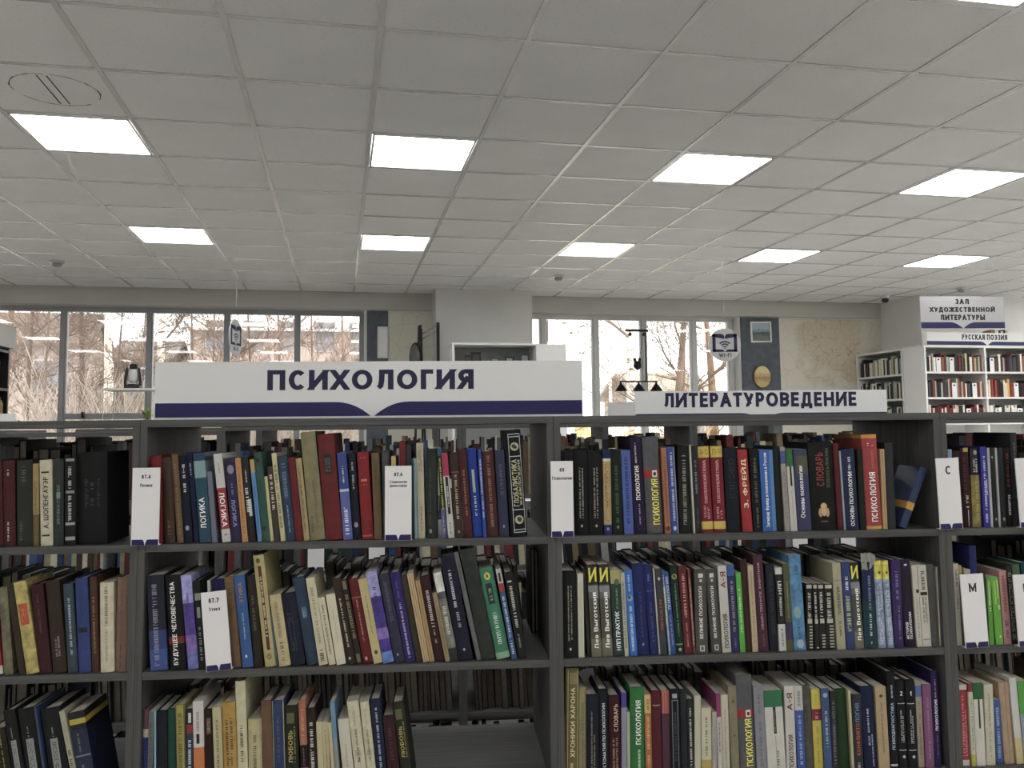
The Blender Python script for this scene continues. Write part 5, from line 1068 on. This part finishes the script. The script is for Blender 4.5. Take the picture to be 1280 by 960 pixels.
sign('section_sign', a[0], c[0], ROW2_TOP, c[2], y2, [('ЛИТЕРАТУРОВЕДЕНИЕ', lx, lz, lb_[0]-la[0], .066)],
     'white sign lettered ЛИТЕРАТУРОВЕДЕНИЕ on the second row', band=(.004, .03), curve=.085)
y3 = ROW3_Y+.03; a = on_y(760, 503, y3)
sign('section_sign', a[0], a[0]+.97, ROW2_TOP, a[2], y3, [], 'white sign half hidden behind the ЛИТЕРАТУРОВЕДЕНИЕ sign')
a = on_y(19, 517, 5.9)
sign('section_sign', a[0]-.93, a[0], ROW2_TOP, a[2], 5.9, [], 'white sign end at the left picture edge above bookcases')
a = on_y(1149.5, 370.5, 7.8); c = on_y(1256.5, 410.5, 7.8); w, h = c[0]-a[0], a[2]-c[2]
sign('hanging_sign', a[0], c[0], c[2], a[2], 7.8, [('ЗАЛ', w*.5, h*.84, w*.165, h*.165), ('ХУДОЖЕСТВЕННОЙ', w*.5, h*.595, w*.79, h*.20), ('ЛИТЕРАТУРЫ', w*.5, h*.345, w*.53, h*.17)],
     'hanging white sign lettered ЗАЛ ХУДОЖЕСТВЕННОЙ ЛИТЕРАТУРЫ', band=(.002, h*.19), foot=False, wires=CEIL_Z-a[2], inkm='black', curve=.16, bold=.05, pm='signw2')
def round_sign(p, r, rz, label, wire):
    t = empty('round_sign', p, rz)
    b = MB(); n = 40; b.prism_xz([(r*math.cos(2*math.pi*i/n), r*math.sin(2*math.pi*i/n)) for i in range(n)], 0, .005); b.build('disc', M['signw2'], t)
    k = r/21.; q = MB(); e = -.0008
    def rect(x0, x1, z0, z1): q.poly([(x0*k, e, z0*k), (x1*k, e, z0*k), (x1*k, e, z1*k), (x0*k, e, z1*k)])
    rect(-16, -11.8, -9, 14); rect(11.8, 16, -9, 14)
    for s in (-1, 1):
        for z0, z1, dip in ((10.5, 14, 3), (-9, -5.8, 3)):
            pts = [(s*16, z0), (s*.4, z0-(dip if z0 > 0 else 0)+ (0 if z0 > 0 else 0))]
            top = [(s*.4, z1-dip), (s*2, z1-.8), (s*5, z1), (s*16, z1)]
            pl = [(x*k, e, z*k) for x, z in pts+top]; q.poly(pl if s < 0 else pl[::-1])
    for r0, r1 in ((3.2, 4.8), (6.6, 8.6), (10.2, 12.4)):
        for i in range(10):
            a0, a1 = math.radians(45+9*i), math.radians(54+9*i); zc = -5.2
            rr0, rr1 = r0*.82, r1*.82
            q.poly([(rr0*math.cos(a0)*k, e, (zc+rr0*math.sin(a0))*k), (rr0*math.cos(a1)*k, e, (zc+rr0*math.sin(a1))*k), (rr1*math.cos(a1)*k, e, (zc+rr1*math.sin(a1))*k), (rr1*math.cos(a0)*k, e, (zc+rr1*math.sin(a0))*k)][::-1])
    q.poly([(1.0*math.cos(i*.785)*k, e, (-4.2+1.0*math.sin(i*.785))*k) for i in range(8)])
    q.build('emblem', M['ink'], t)
    q = MB(); put_text(q, 'WI-FI', 0, -13.2*k, -.0008, width=16.5*k, height=5*k, bold=.02); q.build('lettering', M['ink'], t)
    q = MB(); q.tube((0, .0025, r), (0, .0025, r+wire), .0008, n=5); q.build('wire', M['metal'], t)
    tag(t, label, 'sign', 'round hanging network signs')
p = on_y(906, 431, 7.5); round_sign(p, .152, 0, 'round hanging sign with book emblem lettered WI-FI', CEIL_Z-p[2]-.152)
p = on_y(295, 422, 7.3); round_sign(p, .155, 1.45, 'round hanging sign seen nearly edge-on before left window', CEIL_Z-p[2]-.155)

# ------------------------------------------------------------------ massed books: back side of the front row, second and third rows
STUFF = MB(); SR_ = random.Random(21)
SPINES = ['#2c2e30', '#1c1d20', '#3a2c24', '#4a1f22', '#222c54', '#1f3a34', '#5a4a34', '#8c8468', '#b8b294', '#c9c6ba', '#54565a', '#30343c', '#6a2a28', '#2c4a74', '#141618', '#3c3830', '#7a6a4c', '#26282c', '#1c2028', '#9a9a94']
PAGE = lin('#766f63')
def mass_row(x0, x1, y0, face, zs, hmin=.17, hmax=.215, tilt=0., fill=1., cols=SPINES, jit=.01, page='#9a9488'):
    """books standing from x0 to x1; face -1: spines towards the camera at y0, +1: spines away (fore-edges towards the camera)"""
    x = x0
    while x < x1-.012:
        t = SR_.uniform(.009, .028); h = SR_.uniform(hmin, hmax); d = min(.185, h*.68)
        a = tilt+SR_.uniform(-.02, .02) if tilt else 0.
        if SR_.random() > fill: x += SR_.uniform(.02, .08); continue
        if x+t > x1: break
        c = gain(lin(SR_.choice(cols)), BOOK_GAIN); yy = y0+SR_.uniform(0, jit)*(-face)
        n0 = len(STUFF.v); ya, yb = (yy, yy+d) if face < 0 else (yy-d, yy)
        k = .0018
        STUFF.box(x, x+k, ya, yb, zs, zs+h, c); STUFF.box(x+t-k, x+t, ya, yb, zs, zs+h, c)
        ys = ya if face < 0 else yb-k
        STUFF.box(x+k, x+t-k, ys, ys+k, zs, zs+h, c)
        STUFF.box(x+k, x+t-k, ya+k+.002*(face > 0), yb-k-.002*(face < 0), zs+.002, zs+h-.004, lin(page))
        if a:
            for i in range(n0, len(STUFF.v)):
                vx, vy, vz = STUFF.v[i]; u, z = vx-x, vz-zs
                STUFF.v[i] = (x+u*math.cos(a)-z*math.sin(a), vy, zs+u*math.sin(a)+z*math.cos(a))
        x += t/math.cos(a)+.0006
BACK = FRONT_Y+CASE_D-.006
def bx(px_, z, Y): # x at depth Y of a picture column
    X = on_y(px_, 700, Y)[0]
    for _ in range(3): X = on_y(px_, px((X, Y, z))[1], Y)[0]
    return X
DARK = ['#26282a', '#1c1d20', '#2c2824', '#3a2224', '#202436', '#1f2c2a', '#34383c', '#141618', '#4a4c4c']
z = SHELF_Z[1]
mass_row(BAYS['L'][0]+.03, bx(118, z+.1, BACK), BACK, 1, z, .155, .18, cols=DARK)
mass_row(bx(330, z+.1, BACK)+.03, bx(398, z+.1, BACK), BACK, 1, z, .14, .175, .12, cols=DARK)
mass_row(bx(412, z+.1, BACK)+.02, bx(655, z+.1, BACK), BACK, 1, z, .165, .19, .08, cols=DARK)
mass_row(bx(655, z+.1, BACK)+.005, bx(684, z+.1, BACK)-.02, BACK, 1, z, .20, .22, cols=DARK[:3])
mass_row(bx(765, z+.1, BACK), bx(1060, z+.1, BACK), BACK, 1, z, .16, .19, .03, cols=DARK)
mass_row(bx(1200, z+.1, BACK), bx(1290, z+.1, BACK), BACK, 1, z, .19, .21, cols=DARK)
z = SHELF_Z[0]
mass_row(bx(470, z+.1, BACK), bx(530, z+.1, BACK), BACK, 1, z, .15, .19, fill=.8)
mass_row(bx(712, z+.1, BACK), bx(830, z+.1, BACK), BACK, 1, z, .16, .205, .10, fill=.75)
mass_row(bx(905, z+.1, BACK), bx(1050, z+.1, BACK), BACK, 1, z, .15, .19, fill=.7)
mass_row(bx(1225, z+.1, BACK), bx(1300, z+.1, BACK), BACK, 1, z, .17, .2, cols=DARK)
mass_row(BAYS['L'][0]+.2, bx(40, z+.1, BACK), BACK, 1, z, .16, .18)
mass_row(bx(62, z+.1, BACK), bx(150, z+.1, BACK), BACK, 1, z, .19, .235, cols=DARK)
z = SHELF_Z[2]
mass_row(BAYS['L'][0]+.03, bx(120, z+.1, BACK), BACK, 1, z, .17, .2, cols=DARK)
mass_row(BAYS['M'][0]+.03, bx(330, z+.1, BACK)-.03, BACK, 1, z, .13, .17, cols=DARK)
mass_row(BAYS['R'][0]+.03, BAYS['R'][1]-.03, BACK, 1, z, .15, .19, cols=DARK)
for k, zz in enumerate(SHELF_Z):          # the parts of the front row beyond the picture edges
    if k < 3:
        mass_row(BAYS['F'][0]+.265, BAYS['F'][1]-.05, FRONT_Y+.012, -1, zz, .17, .215, tilt=.04)
        mass_row(BAYS['L'][0]+.04, BAYS['L'][0]+(.43 if k == 0 else .38), FRONT_Y+.012, -1, zz, .17, .215)
    else:
        for q in 'LMRF': mass_row(BAYS[q][0]+.04, BAYS[q][1]-.05, FRONT_Y+.012, -1, zz, .17, .215, tilt=.03)
for yrow, js in ((ROW2_Y, R2J), (ROW3_Y, R3J)):
    for i in range(5):
        for k, zz in enumerate(SHELF_Z):
            if yrow == ROW3_Y and k > 1: continue
            zz -= .0116
            if yrow == ROW2_Y and k >= 3:      # low shelf seen from above: fore-edges turned to the camera, covers and pages darkened for shade
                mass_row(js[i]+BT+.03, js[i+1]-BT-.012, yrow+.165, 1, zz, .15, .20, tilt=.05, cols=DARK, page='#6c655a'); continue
            if yrow == ROW2_Y and k == 0 and i == 0:
                mass_row(js[i]+BT+.012, js[i+1]-BT-.012, yrow+.012, -1, zz, .20, .222, cols=DARK); continue
            mass_row(js[i]+BT+.012, js[i+1]-BT-.03, yrow+.012, -1, zz, .16, .222 if k == 0 else .205, tilt=0 if (i+k) % 3 else .07, fill=.97)
            if k > 0 and yrow == ROW2_Y or (k == 0 and i % 2): mass_row(js[i]+BT+.012, js[i+1]-BT-.03, yrow+CASE_D-.012, 1, zz, .15, .19, fill=.8)
for i, (pxc, r_) in enumerate(((395, 1), (471, 1), (640, 0), (780, 1), (1000, 1), (1060, 1), (1250, 1))):
    zz = SHELF_Z[r_]-.0116; xw = bx(pxc, zz+.1, ROW2_Y-.013)-.03
    divider(0, 0, 0, 0, None, f'blank white index card in second row, {ordinal(i+1)} from left, seen through the gap', Y=ROW2_Y-.013, zs=zz, w=.06, h=.165, xw=xw)

# ------------------------------------------------------------------ white bookcases by the far corner (room axes)
WT = 2.45; WZ = [2.145, 1.845, 1.545, 1.245, .945, .6, .3]
def white_case(x, y, w, d, rz, label, nposts):
    t = empty('white_bookcase', room(x, y, 0), ROOM_ROT+rz); T_ = .022
    for i in range(nposts+1):
        xx = (w-T_)*i/nposts; b = MB(); b.box(xx, xx+T_, 0, d, 0, WT); b.build('side_panel', M['white'], t)
    for i in range(nposts):
        xa, xb = (w-T_)*i/nposts+T_, (w-T_)*(i+1)/nposts
        b = MB(); b.box(xa, xb, d-.008, d, 0, WT); b.build('back_panel', M['white'], t)
        b = MB(); b.box(xa, xb, 0, d-.008, WT-T_, WT); b.build('top_panel', M['white'], t)
        for z in WZ: b = MB(); b.box(xa, xb, .004, d-.008, z-T_, z); b.build('shelf', M['white'], t)
    tag(t, label, 'bookcase', 'white bookcases by the far corner'); return t
white_case(6.65, 8.56, 2.44, .38, 0, 'white bookcase under the РУССКАЯ ПОЭЗИЯ sign', 3)
white_case(6.65, 9.88, .92, .38, -math.pi/2, 'white bookcase turned sideways beside the city plan', 1)
# books on them: the two best visible shelves book by book, the rest massed
FARC = ['#33403f', '#2a2c34', '#c9c4ae', '#b8b08c', '#4a3028', '#8a5a48', '#5c2a2c', '#d0cbb8', '#3c4248', '#6c3c34', '#a89a78', '#20242c', '#9aa49a', '#54463c', '#e0dccc', '#7c2830']
WARM = ['#b87a34', '#2a2426', '#4a2c34', '#8a3c24', '#b05a24', '#c8a04c', '#3a2028', '#c9bda0', '#6c2420', '#d0c8b4', '#9a3a2c', '#201c20']
FR = random.Random(5); far_count = {}
def far_book(p, rz, t, h, d, col, lean, label, group):
    b = MB(); c = gain(lin(col), 1.25); k = .002
    b.box(0, k, 0, d, 0, h, c); b.box(t-k, t, 0, d, 0, h, c); b.box(k, t-k, 0, k, 0, h, c); b.box(k, t-k, k, d-.003, .002, h-.003, PAGE)
    o = b.build('book', M['cloth']); o.location = p; o.rotation_euler = (0, -lean, rz); tag(o, label, 'book', group); return o
def far_row(x0, x1, z, cols, where, group, single=True, cards=()):
    """front facing white bookcase: along room x at y 8.58"""
    x = x0; n = nc = 0
    while x < x1-.012:
        hit = [q for q in cards if x <= q < x+.03]
        if hit:
            t = empty('index_card', room(x+.002, 8.572, z+.001), ROOM_ROT); b = MB(); b.box(0, .06, 0, .003, 0, .165); b.build('card', M['plate'], t)
            q = MB(); q.poly([(.018, -.0005, .13), (.042, -.0005, .13), (.042, -.0005, .148), (.018, -.0005, .148)]); q.build('printed_mark', M['black'], t)
            nc += 1; tag(t, f'small white index card {where}, {ordinal(nc)} from left', 'index card', 'white index cards on the far white bookcase')
            x += .065; continue
        t = FR.uniform(.014, .032); h = FR.uniform(.16, .22); col = FR.choice(cols); n += 1
        if x+t > x1: break
        if single:
            far_book(room(x, 8.578+FR.uniform(0, .01), z+.0005), ROOM_ROT, t, h, .14, col, 0, f'small {cname(col)} book {where}, {ordinal(n)} from left', group)
        else:
            n0 = len(STUFF.v); STUFF.box(x, x+t, 8.58, 8.72, z+.0005, z+h, gain(lin(col), 1.25))
            for i in range(n0, len(STUFF.v)): v = room(*STUFF.v[i]); STUFF.v[i] = tuple(v)
        x += t+.0008
P1, P2 = 6.65+.022, 6.65+.022+(2.44-.022)/3
far_row(P1+.004, P2-.026, WZ[0], FARC, 'on top shelf, left bay under РУССКАЯ ПОЭЗИЯ', 'books on the white bookcase', True, (6.84, 7.0))
far_row(P2+.004, 8.25, WZ[0], FARC, 'on top shelf, right bay under РУССКАЯ ПОЭЗИЯ', 'books on the white bookcase', True, (7.56,))
far_row(P1+.004, P2-.026, WZ[1], FARC, 'on second shelf of the white bookcase', 'books on the white bookcase', False, (7.03, 7.29))
far_row(P2+.004, 8.25, WZ[1], WARM, 'on second shelf, right bay of white bookcase', 'books on the white bookcase', False, (7.86,))
far_row(P1+.004, P2-.026, WZ[2], ['#7c1c28', '#2c3432', '#c9b49a', '#5c2420', '#d4d0c4', '#33302c'], 'on the third shelf of the white bookcase', '', False, (7.2,))
far_row(P2+.004, 8.25, WZ[2], ['#8a8a86', '#3a3c3e', '#c0bdb2', '#d4d0c4'], 'on third shelf, right bay of white bookcase', '', False, (7.6, 7.9))
for z, zn in zip(WZ[:3], range(3)):          # sideways case: spines face -x (room), run along y
    y = 8.975
    while y < 9.84:
        t = FR.uniform(.016, .036); h = FR.uniform(.17, .23); col = FR.choice(['#2a2e34', '#33403f', '#c4c0a8', '#9a9880', '#d0ccc0', '#33363c', '#26282c', '#8c9c94'])
        if y+t > 9.84: break
        n0 = len(STUFF.v); STUFF.box(6.672, 6.82, y, y+t, z+.0005, z+h, gain(lin(col), 1.25))
        for i in range(n0, len(STUFF.v)): STUFF.v[i] = tuple(room(*STUFF.v[i]))
        y += t+.001
x = 7.70
for k, col in enumerate(('#a07a5c', '#8c6c50', '#d4d0c6', '#e0dcd0', '#2a2a2c', '#c9c4b8', '#1f2022', '#b0a890')):   # books standing on top, behind the sign
    t = FR.uniform(.02, .035); far_book(room(x, 8.72, WT+.0005), ROOM_ROT, t, FR.uniform(.2, .215), .14, col, 0, f'{cname(col)} book on top of white bookcase behind its sign, {ordinal(k+1)} from left', 'books on top of the white bookcase'); x += t+.001
o = STUFF.build('background_books', M['cloth']); tag(o, 'many background books on the rear rows and far shelves', 'books', kind='stuff')
# РУССКАЯ ПОЭЗИЯ sign on the white bookcase
t = empty('section_sign', room(6.69, 8.555, WT), ROOM_ROT); w, h = 1.62, .155
b = MB(); b.box(0, w, 0, .005, 0, h); b.build('panel', M['signw'], t)
for poly in book_band(w, .045, curve=.06):
    q = MB(); q.poly([(w/2+x_, -.0008, .006+z_) for x_, z_ in poly]); q.build('band', M['navy'], t)
q = MB(); put_text(q, 'РУССКАЯ ПОЭЗИЯ', w*.48, h*.66, -.001, width=.62, height=.064, bold=.045, col=lin('#26262c')); q.build('lettering', M['print'], t)
tag(t, 'long white sign lettered РУССКАЯ ПОЭЗИЯ on the white bookcase', 'sign')

# ------------------------------------------------------------------ things by the windows and the pillar (room axes)
# sideways bookcase at the left picture edge with a pale fascia
t = empty('white_bookcase', room(-3.36, 8.5, 0), ROOM_ROT)
for y0 in (-.7, -.025):
    b = MB(); b.box(0, .36, y0, y0+.025, 0, 2.32); b.build('side_panel', M['black'], t)
b = MB(); b.box(0, .02, -.675, -.025, 0, 2.32); b.build('back_panel', M['black'], t)
for z in (.5, .9, 1.3, 1.62, 1.95, 2.30):
    b = MB(); b.box(.02, .36, -.675, -.025, z-.025, z); b.build('shelf', M['black'], t)
b = MB(); b.box(0, .40, -.72, .02, 2.32, 2.52); b.build('fascia', M['wall'], t)
tag(t, 'dark sideways bookcase with pale fascia at the left picture edge', 'bookcase')
for k in range(10):
    b = MB(); c_ = lin(['#9a8c64', '#b0a070', '#8a7c58', '#c0b48c'][k % 4]); y_ = -.06-.03*k
    b.box(.2, .34, y_-.024, y_, 0, .20+.02*(k % 3), c_); o = b.build('book', M['cloth']); o.location = room(-3.36, 8.5, 1.6205); o.rotation_euler.z = ROOM_ROT
    tag(o, f'tan book in the dark left edge bookcase, {ordinal(k+1)} from its far end', 'book', 'tan books in the dark left bookcase')
b = MB(); b.box(.28, .30, -.40, -.05, 0, .25, lin('#8e9296')); b.poly([(.301, -.30+.05*math.cos(i*.3927), .13+.06*math.sin(i*.3927)) for i in range(16)], lin('#4a4c50')); b.box(.22, .28, -.24, -.2, 0, .12, lin('#55585c'))
o = b.build('picture_card', M['paint']); o.location = room(-3.36, 8.5, 1.9505); o.rotation_euler.z = ROOM_ROT
tag(o, 'grey picture card with round emblem in the dark left bookcase', 'picture')
# glass display cabinet with a stage light on top and a plant inside
t = empty('display_cabinet', room(-2.36, 9.15, 0), ROOM_ROT); w_, d_, h_ = .47, .4, 1.985
for xx in (0, w_-.006):
    for yy in (0, d_-.006):
        b = MB(); b.box(xx, xx+.006, yy, yy+.006, 0, h_-.02); b.build('post', M['frame'], t)
b = MB(); b.box(0, w_, 0, d_, h_-.02, h_); b.build('top_panel', M['white'], t)
for z in (.1, .6, 1.1, 1.58):
    b = MB(); b.box(.02, w_-.02, .02, d_-.02, z-.008, z); b.build('shelf', M['glass'], t)
b = MB(); b.box(.022, w_-.022, .006, .010, .1, h_-.02); b.build('door', M['glass'], t)
tag(t, 'glass display cabinet carrying a stage light by left window', 'cabinet')
t = empty('potted_plant', room(-1.97, 9.33, 1.581), ROOM_ROT)
b = MB(); b.lathe([(0, 0), (.035, 0), (.045, .08), (.04, .08), (.035, .07), (0, .07)], 14, col=lin('#3a3630')); b.build('pot', M['paint'], t)
b = MB(); r_ = random.Random(3)
for i in range(26):
    a = i*2.4; l_ = r_.uniform(.06, .13); q0 = Vector((0, 0, .08)); q1 = Vector((math.cos(a)*l_*.6, math.sin(a)*l_*.6, .08+l_*r_.uniform(.5, 1.2))); s_ = Vector((-math.sin(a), math.cos(a), 0))*.022
    mid = q0.lerp(q1, .6); b.poly([q0, mid+s_, q1, mid-s_], lin(r_.choice(['#8aa03c', '#6c8a30', '#a0b04c'])))
b.build('leaves', M['paint'], t); tag(t, 'small green potted plant inside the glass cabinet', 'plant')
t = empty('stage_light', room(-2.115, 9.33, 1.9855), ROOM_ROT)
b = MB(); b.box(-.075, .075, -.07, .07, 0, .035); b.box(-.045, .045, -.045, .045, .035, .05); b.build('base', M['black'], t)
for s in (-1, 1):
    b = MB(); b.prism_xz([(s*.055, .035), (s*.085, .035), (s*.088, .07), (s*.07, .215), (s*.048, .225), (s*.05, .2), (s*.062, .075)][::s], -.03, .03); b.build('yoke_arm', M['black'], t)
b = MB(); b.lathe([(0, -.08), (.035, -.08), (.05, -.05), (.052, .03), (.042, .06), (0, .06)], 20); o = b.build('lamp_head', M['plate'], t, True); o.location = (0, 0, .145)
b = MB(); b.lathe([(0, 0), (.035, 0), (.04, .015), (.04, .045), (.03, .055), (0, .055)], 20); o = b.build('lens_ring', M['black'], t, True); o.location = (0, 0, .205)
tag(t, 'black and white moving stage light on the glass cabinet', 'stage light')
# pale framed picture on the left grey panel
def picture(x, z, w, h, label, mtl, tilt=.0):
    t = empty('framed_picture', room(x, 9.898, z), ROOM_ROT); t.rotation_euler = (0, tilt, ROOM_ROT)
    b = MB(); f = .02
    b.box(0, w, -.025, 0, 0, f); b.box(0, w, -.025, 0, h-f, h); b.box(0, f, -.025, 0, f, h-f); b.box(w-f, w, -.025, 0, f, h-f); b.build('frame', M['signw'], t)
    b = MB(); b.box(f, w-f, -.012, -.002, f, h-f); b.build('print', mtl, t); tag(t, label, 'picture')
picture(.42, 2.37, .12, .37, 'narrow pale framed picture on left grey panel', M['plate'])
picture(5.16, 2.60, .29, .27, 'framed landscape photo on the right grey panel', photo_material('#a8b8c4', '#3c5058', '#66766c', 'lake_photo'), -.02)
t = empty('wall_plate', room(5.30, 9.895, 2.16), ROOM_ROT)
b = MB(); n = 32; b.prism_xz([(.125*math.cos(2*math.pi*i/n), .15*math.sin(2*math.pi*i/n)) for i in range(n)], -.02, 0, lin('#6a5a3c')); b.build('rim', M['paint'], t)
b = MB(); b.prism_xz([(.112*math.cos(2*math.pi*i/n), .137*math.sin(2*math.pi*i/n)) for i in range(n)], -.024, -.018); b.build('painted_face', photo_material('#d8c890', '#a8804c', '#c8b078', 'plate_painting'), t)
tag(t, 'oval golden painted plate on the right grey panel', 'wall plate')
# easel with boards by the pillar
t = empty('easel', room(.95, 9.3, 0), ROOM_ROT)
for p0, p1, r_ in (((-.19, .0, 0), (-.085, .12, 2.70), .014), ((.02, 0, 0), (-.07, .12, 2.71), .013), ((.0, .5, 0), (-.06, .13, 2.66), .012)):
    b = MB(); b.tube(p0, p1, r_, n=6); b.build('leg', M['blackmetal'], t)
for zz in (2.66, 2.60):
    b = MB(); b.tube((-.05, .11, zz-.05), (.12, .05, zz+.04), .007, n=6); b.build('strut', M['metal'], t)
b = MB(); b.box(.10, .135, .02, .05, 0, 2.73); b.build('upright_board', M['blackmetal'], t)
tag(t, 'tall black folding easel beside the pillar', 'easel')
t = empty('round_mirror', room(.80, 9.22, 2.33), ROOM_ROT-1.15)
b = MB(); b.prism_xz([(.13*math.cos(2*math.pi*i/n), .16*math.sin(2*math.pi*i/n)) for i in range(n)], 0, .02); b.build('rim', M['blackmetal'], t)
b = MB(); b.prism_xz([(.11*math.cos(2*math.pi*i/n), .14*math.sin(2*math.pi*i/n)) for i in range(n)], -.004, .001); b.build('mirror_glass', M['metal'], t)
tag(t, 'dark rimmed round mirror seen edge-on before the easel', 'mirror')
# open white cabinet in front of the pillar
t = empty('open_cabinet', room(1.13, 8.6, 0), ROOM_ROT); w_ = .92
for xx in (0, w_-.025):
    b = MB(); b.box(xx, xx+.025, 0, .36, 0, 2.43); b.build('side_panel', M['white'], t)
b = MB(); b.box(.025, w_-.025, 0, .36, 2.41, 2.43); b.build('top_panel', M['white'], t)
b = MB(); b.box(.025, w_-.025, .35, .36, 0, 2.41); b.build('back_panel', M['paintgrey'] if 'paintgrey' in M else M['gframe'], t)
for z in (.4, .8, 1.2, 1.7, 2.19):
    b = MB(); b.box(.025, w_-.025, .01, .35, z-.02, z); b.build('shelf', M['white'], t)
tag(t, 'open white cabinet with dark back in front of the pillar', 'cabinet')
b = MB(); b.box(0, .3, 0, .02, 0, 2.425); b.build('panel', M['white']).parent = (t2 := empty('divider_panel', room(2.055, 8.62, 0), ROOM_ROT))
b = MB(); b.box(.02, .28, -.12, .14, 0, .02); b.build('foot', M['white'], t2)
tag(t2, 'white freestanding panel right of the open cabinet', 'panel')
for k, (x_, w2, h2, c_) in enumerate(((.17, .06, .12, '#2a2a2c'), (.235, .11, .155, '#1c1d20'), (.44, .11, .10, '#3c4246'), (.60, .10, .11, '#23262a'), (.76, .11, .15, '#2c3034'))):
    t = empty('framed_miniature', room(1.13+x_-.02, 8.72, 2.1905), ROOM_ROT)
    b = MB(); b.box(0, w2, 0, .012, 0, h2, lin(c_)); b.build('frame', M['paint'], t)
    b = MB(); b.box(w2*.2, w2*.8, -.002, .0, h2*.2, h2*.8, lin('#8a8e90' if k > 1 else '#4c4438')); b.build('image', M['paint'], t)
    tag(t, ['small dark framed miniature', 'larger black framed miniature', 'wide grey framed miniature', 'wide black framed miniature', 'framed miniature with pale ring'][k]+' in the open white cabinet', 'picture', 'framed miniatures in the open cabinet')
# pendant lamp with pulleys and three cone shades, hung from the window lintel
t = empty('pendant_lamp', room(3.69, 10.0, 0), ROOM_ROT)
b = MB(); b.box(-.18, .12, -.02, .02, 2.735, 2.762); b.build('canopy_bar', M['blackmetal'], t)
for xx in (-.15, .09):
    b = MB(); b.tube((xx, 0, 2.762), (xx, 0, 2.945), .002, n=5); b.build('hanger', M['metal'], t)
for xx in (-.12, .06):
    b = MB(); b.tube((xx, -.012, 2.70), (xx, .012, 2.70), .022, n=14); b.box(xx-.004, xx+.004, -.008, .008, 2.70, 2.736); b.build('pulley', M['blackmetal'], t)
b = MB(); b.lathe([(0, -.07), (.012, -.06), (.045, -.03), (.05, 0), (.045, .03), (.02, .05), (0, .05)], 16); o = b.build('counterweight', M['blackmetal'], t, True); o.location = (-.03, 0, 2.31)
for s in (-1, 1):
    b = MB(); b.tube((-.03+s*.025, 0, 2.35), (-.03+s*.035, 0, 2.40), .02, .018, n=10); b.build('pulley_cheek', M['blackmetal'], t)
    b = MB(); b.tube((-.03+s*.03, 0, 2.40), (-.12 if s < 0 else .06, 0, 2.70), .0025, n=5); b.build('cord', M['blackmetal'], t)
b = MB(); b.tube((.085, 0, 2.10), (.085, 0, 2.735), .009, n=6); b.build('rod', M['blackmetal'], t)
b = MB(); b.tube((-.27, 0, 2.105), (.23, 0, 2.105), .009, n=8); b.build('cross_bar', M['blackmetal'], t)
for xx in (-.255, -.02, .215):
    b = MB(); b.lathe([(.012, .09), (.015, .055), (.025, .045), (.085, -.035), (.08, -.035), (.022, .04), (0, .05)], 20); o = b.build('shade', M['blackmetal'], t); o.location = (xx, 0, 2.02)
tag(t, 'black pulley pendant lamp with three cone shades at right window', 'lamp')
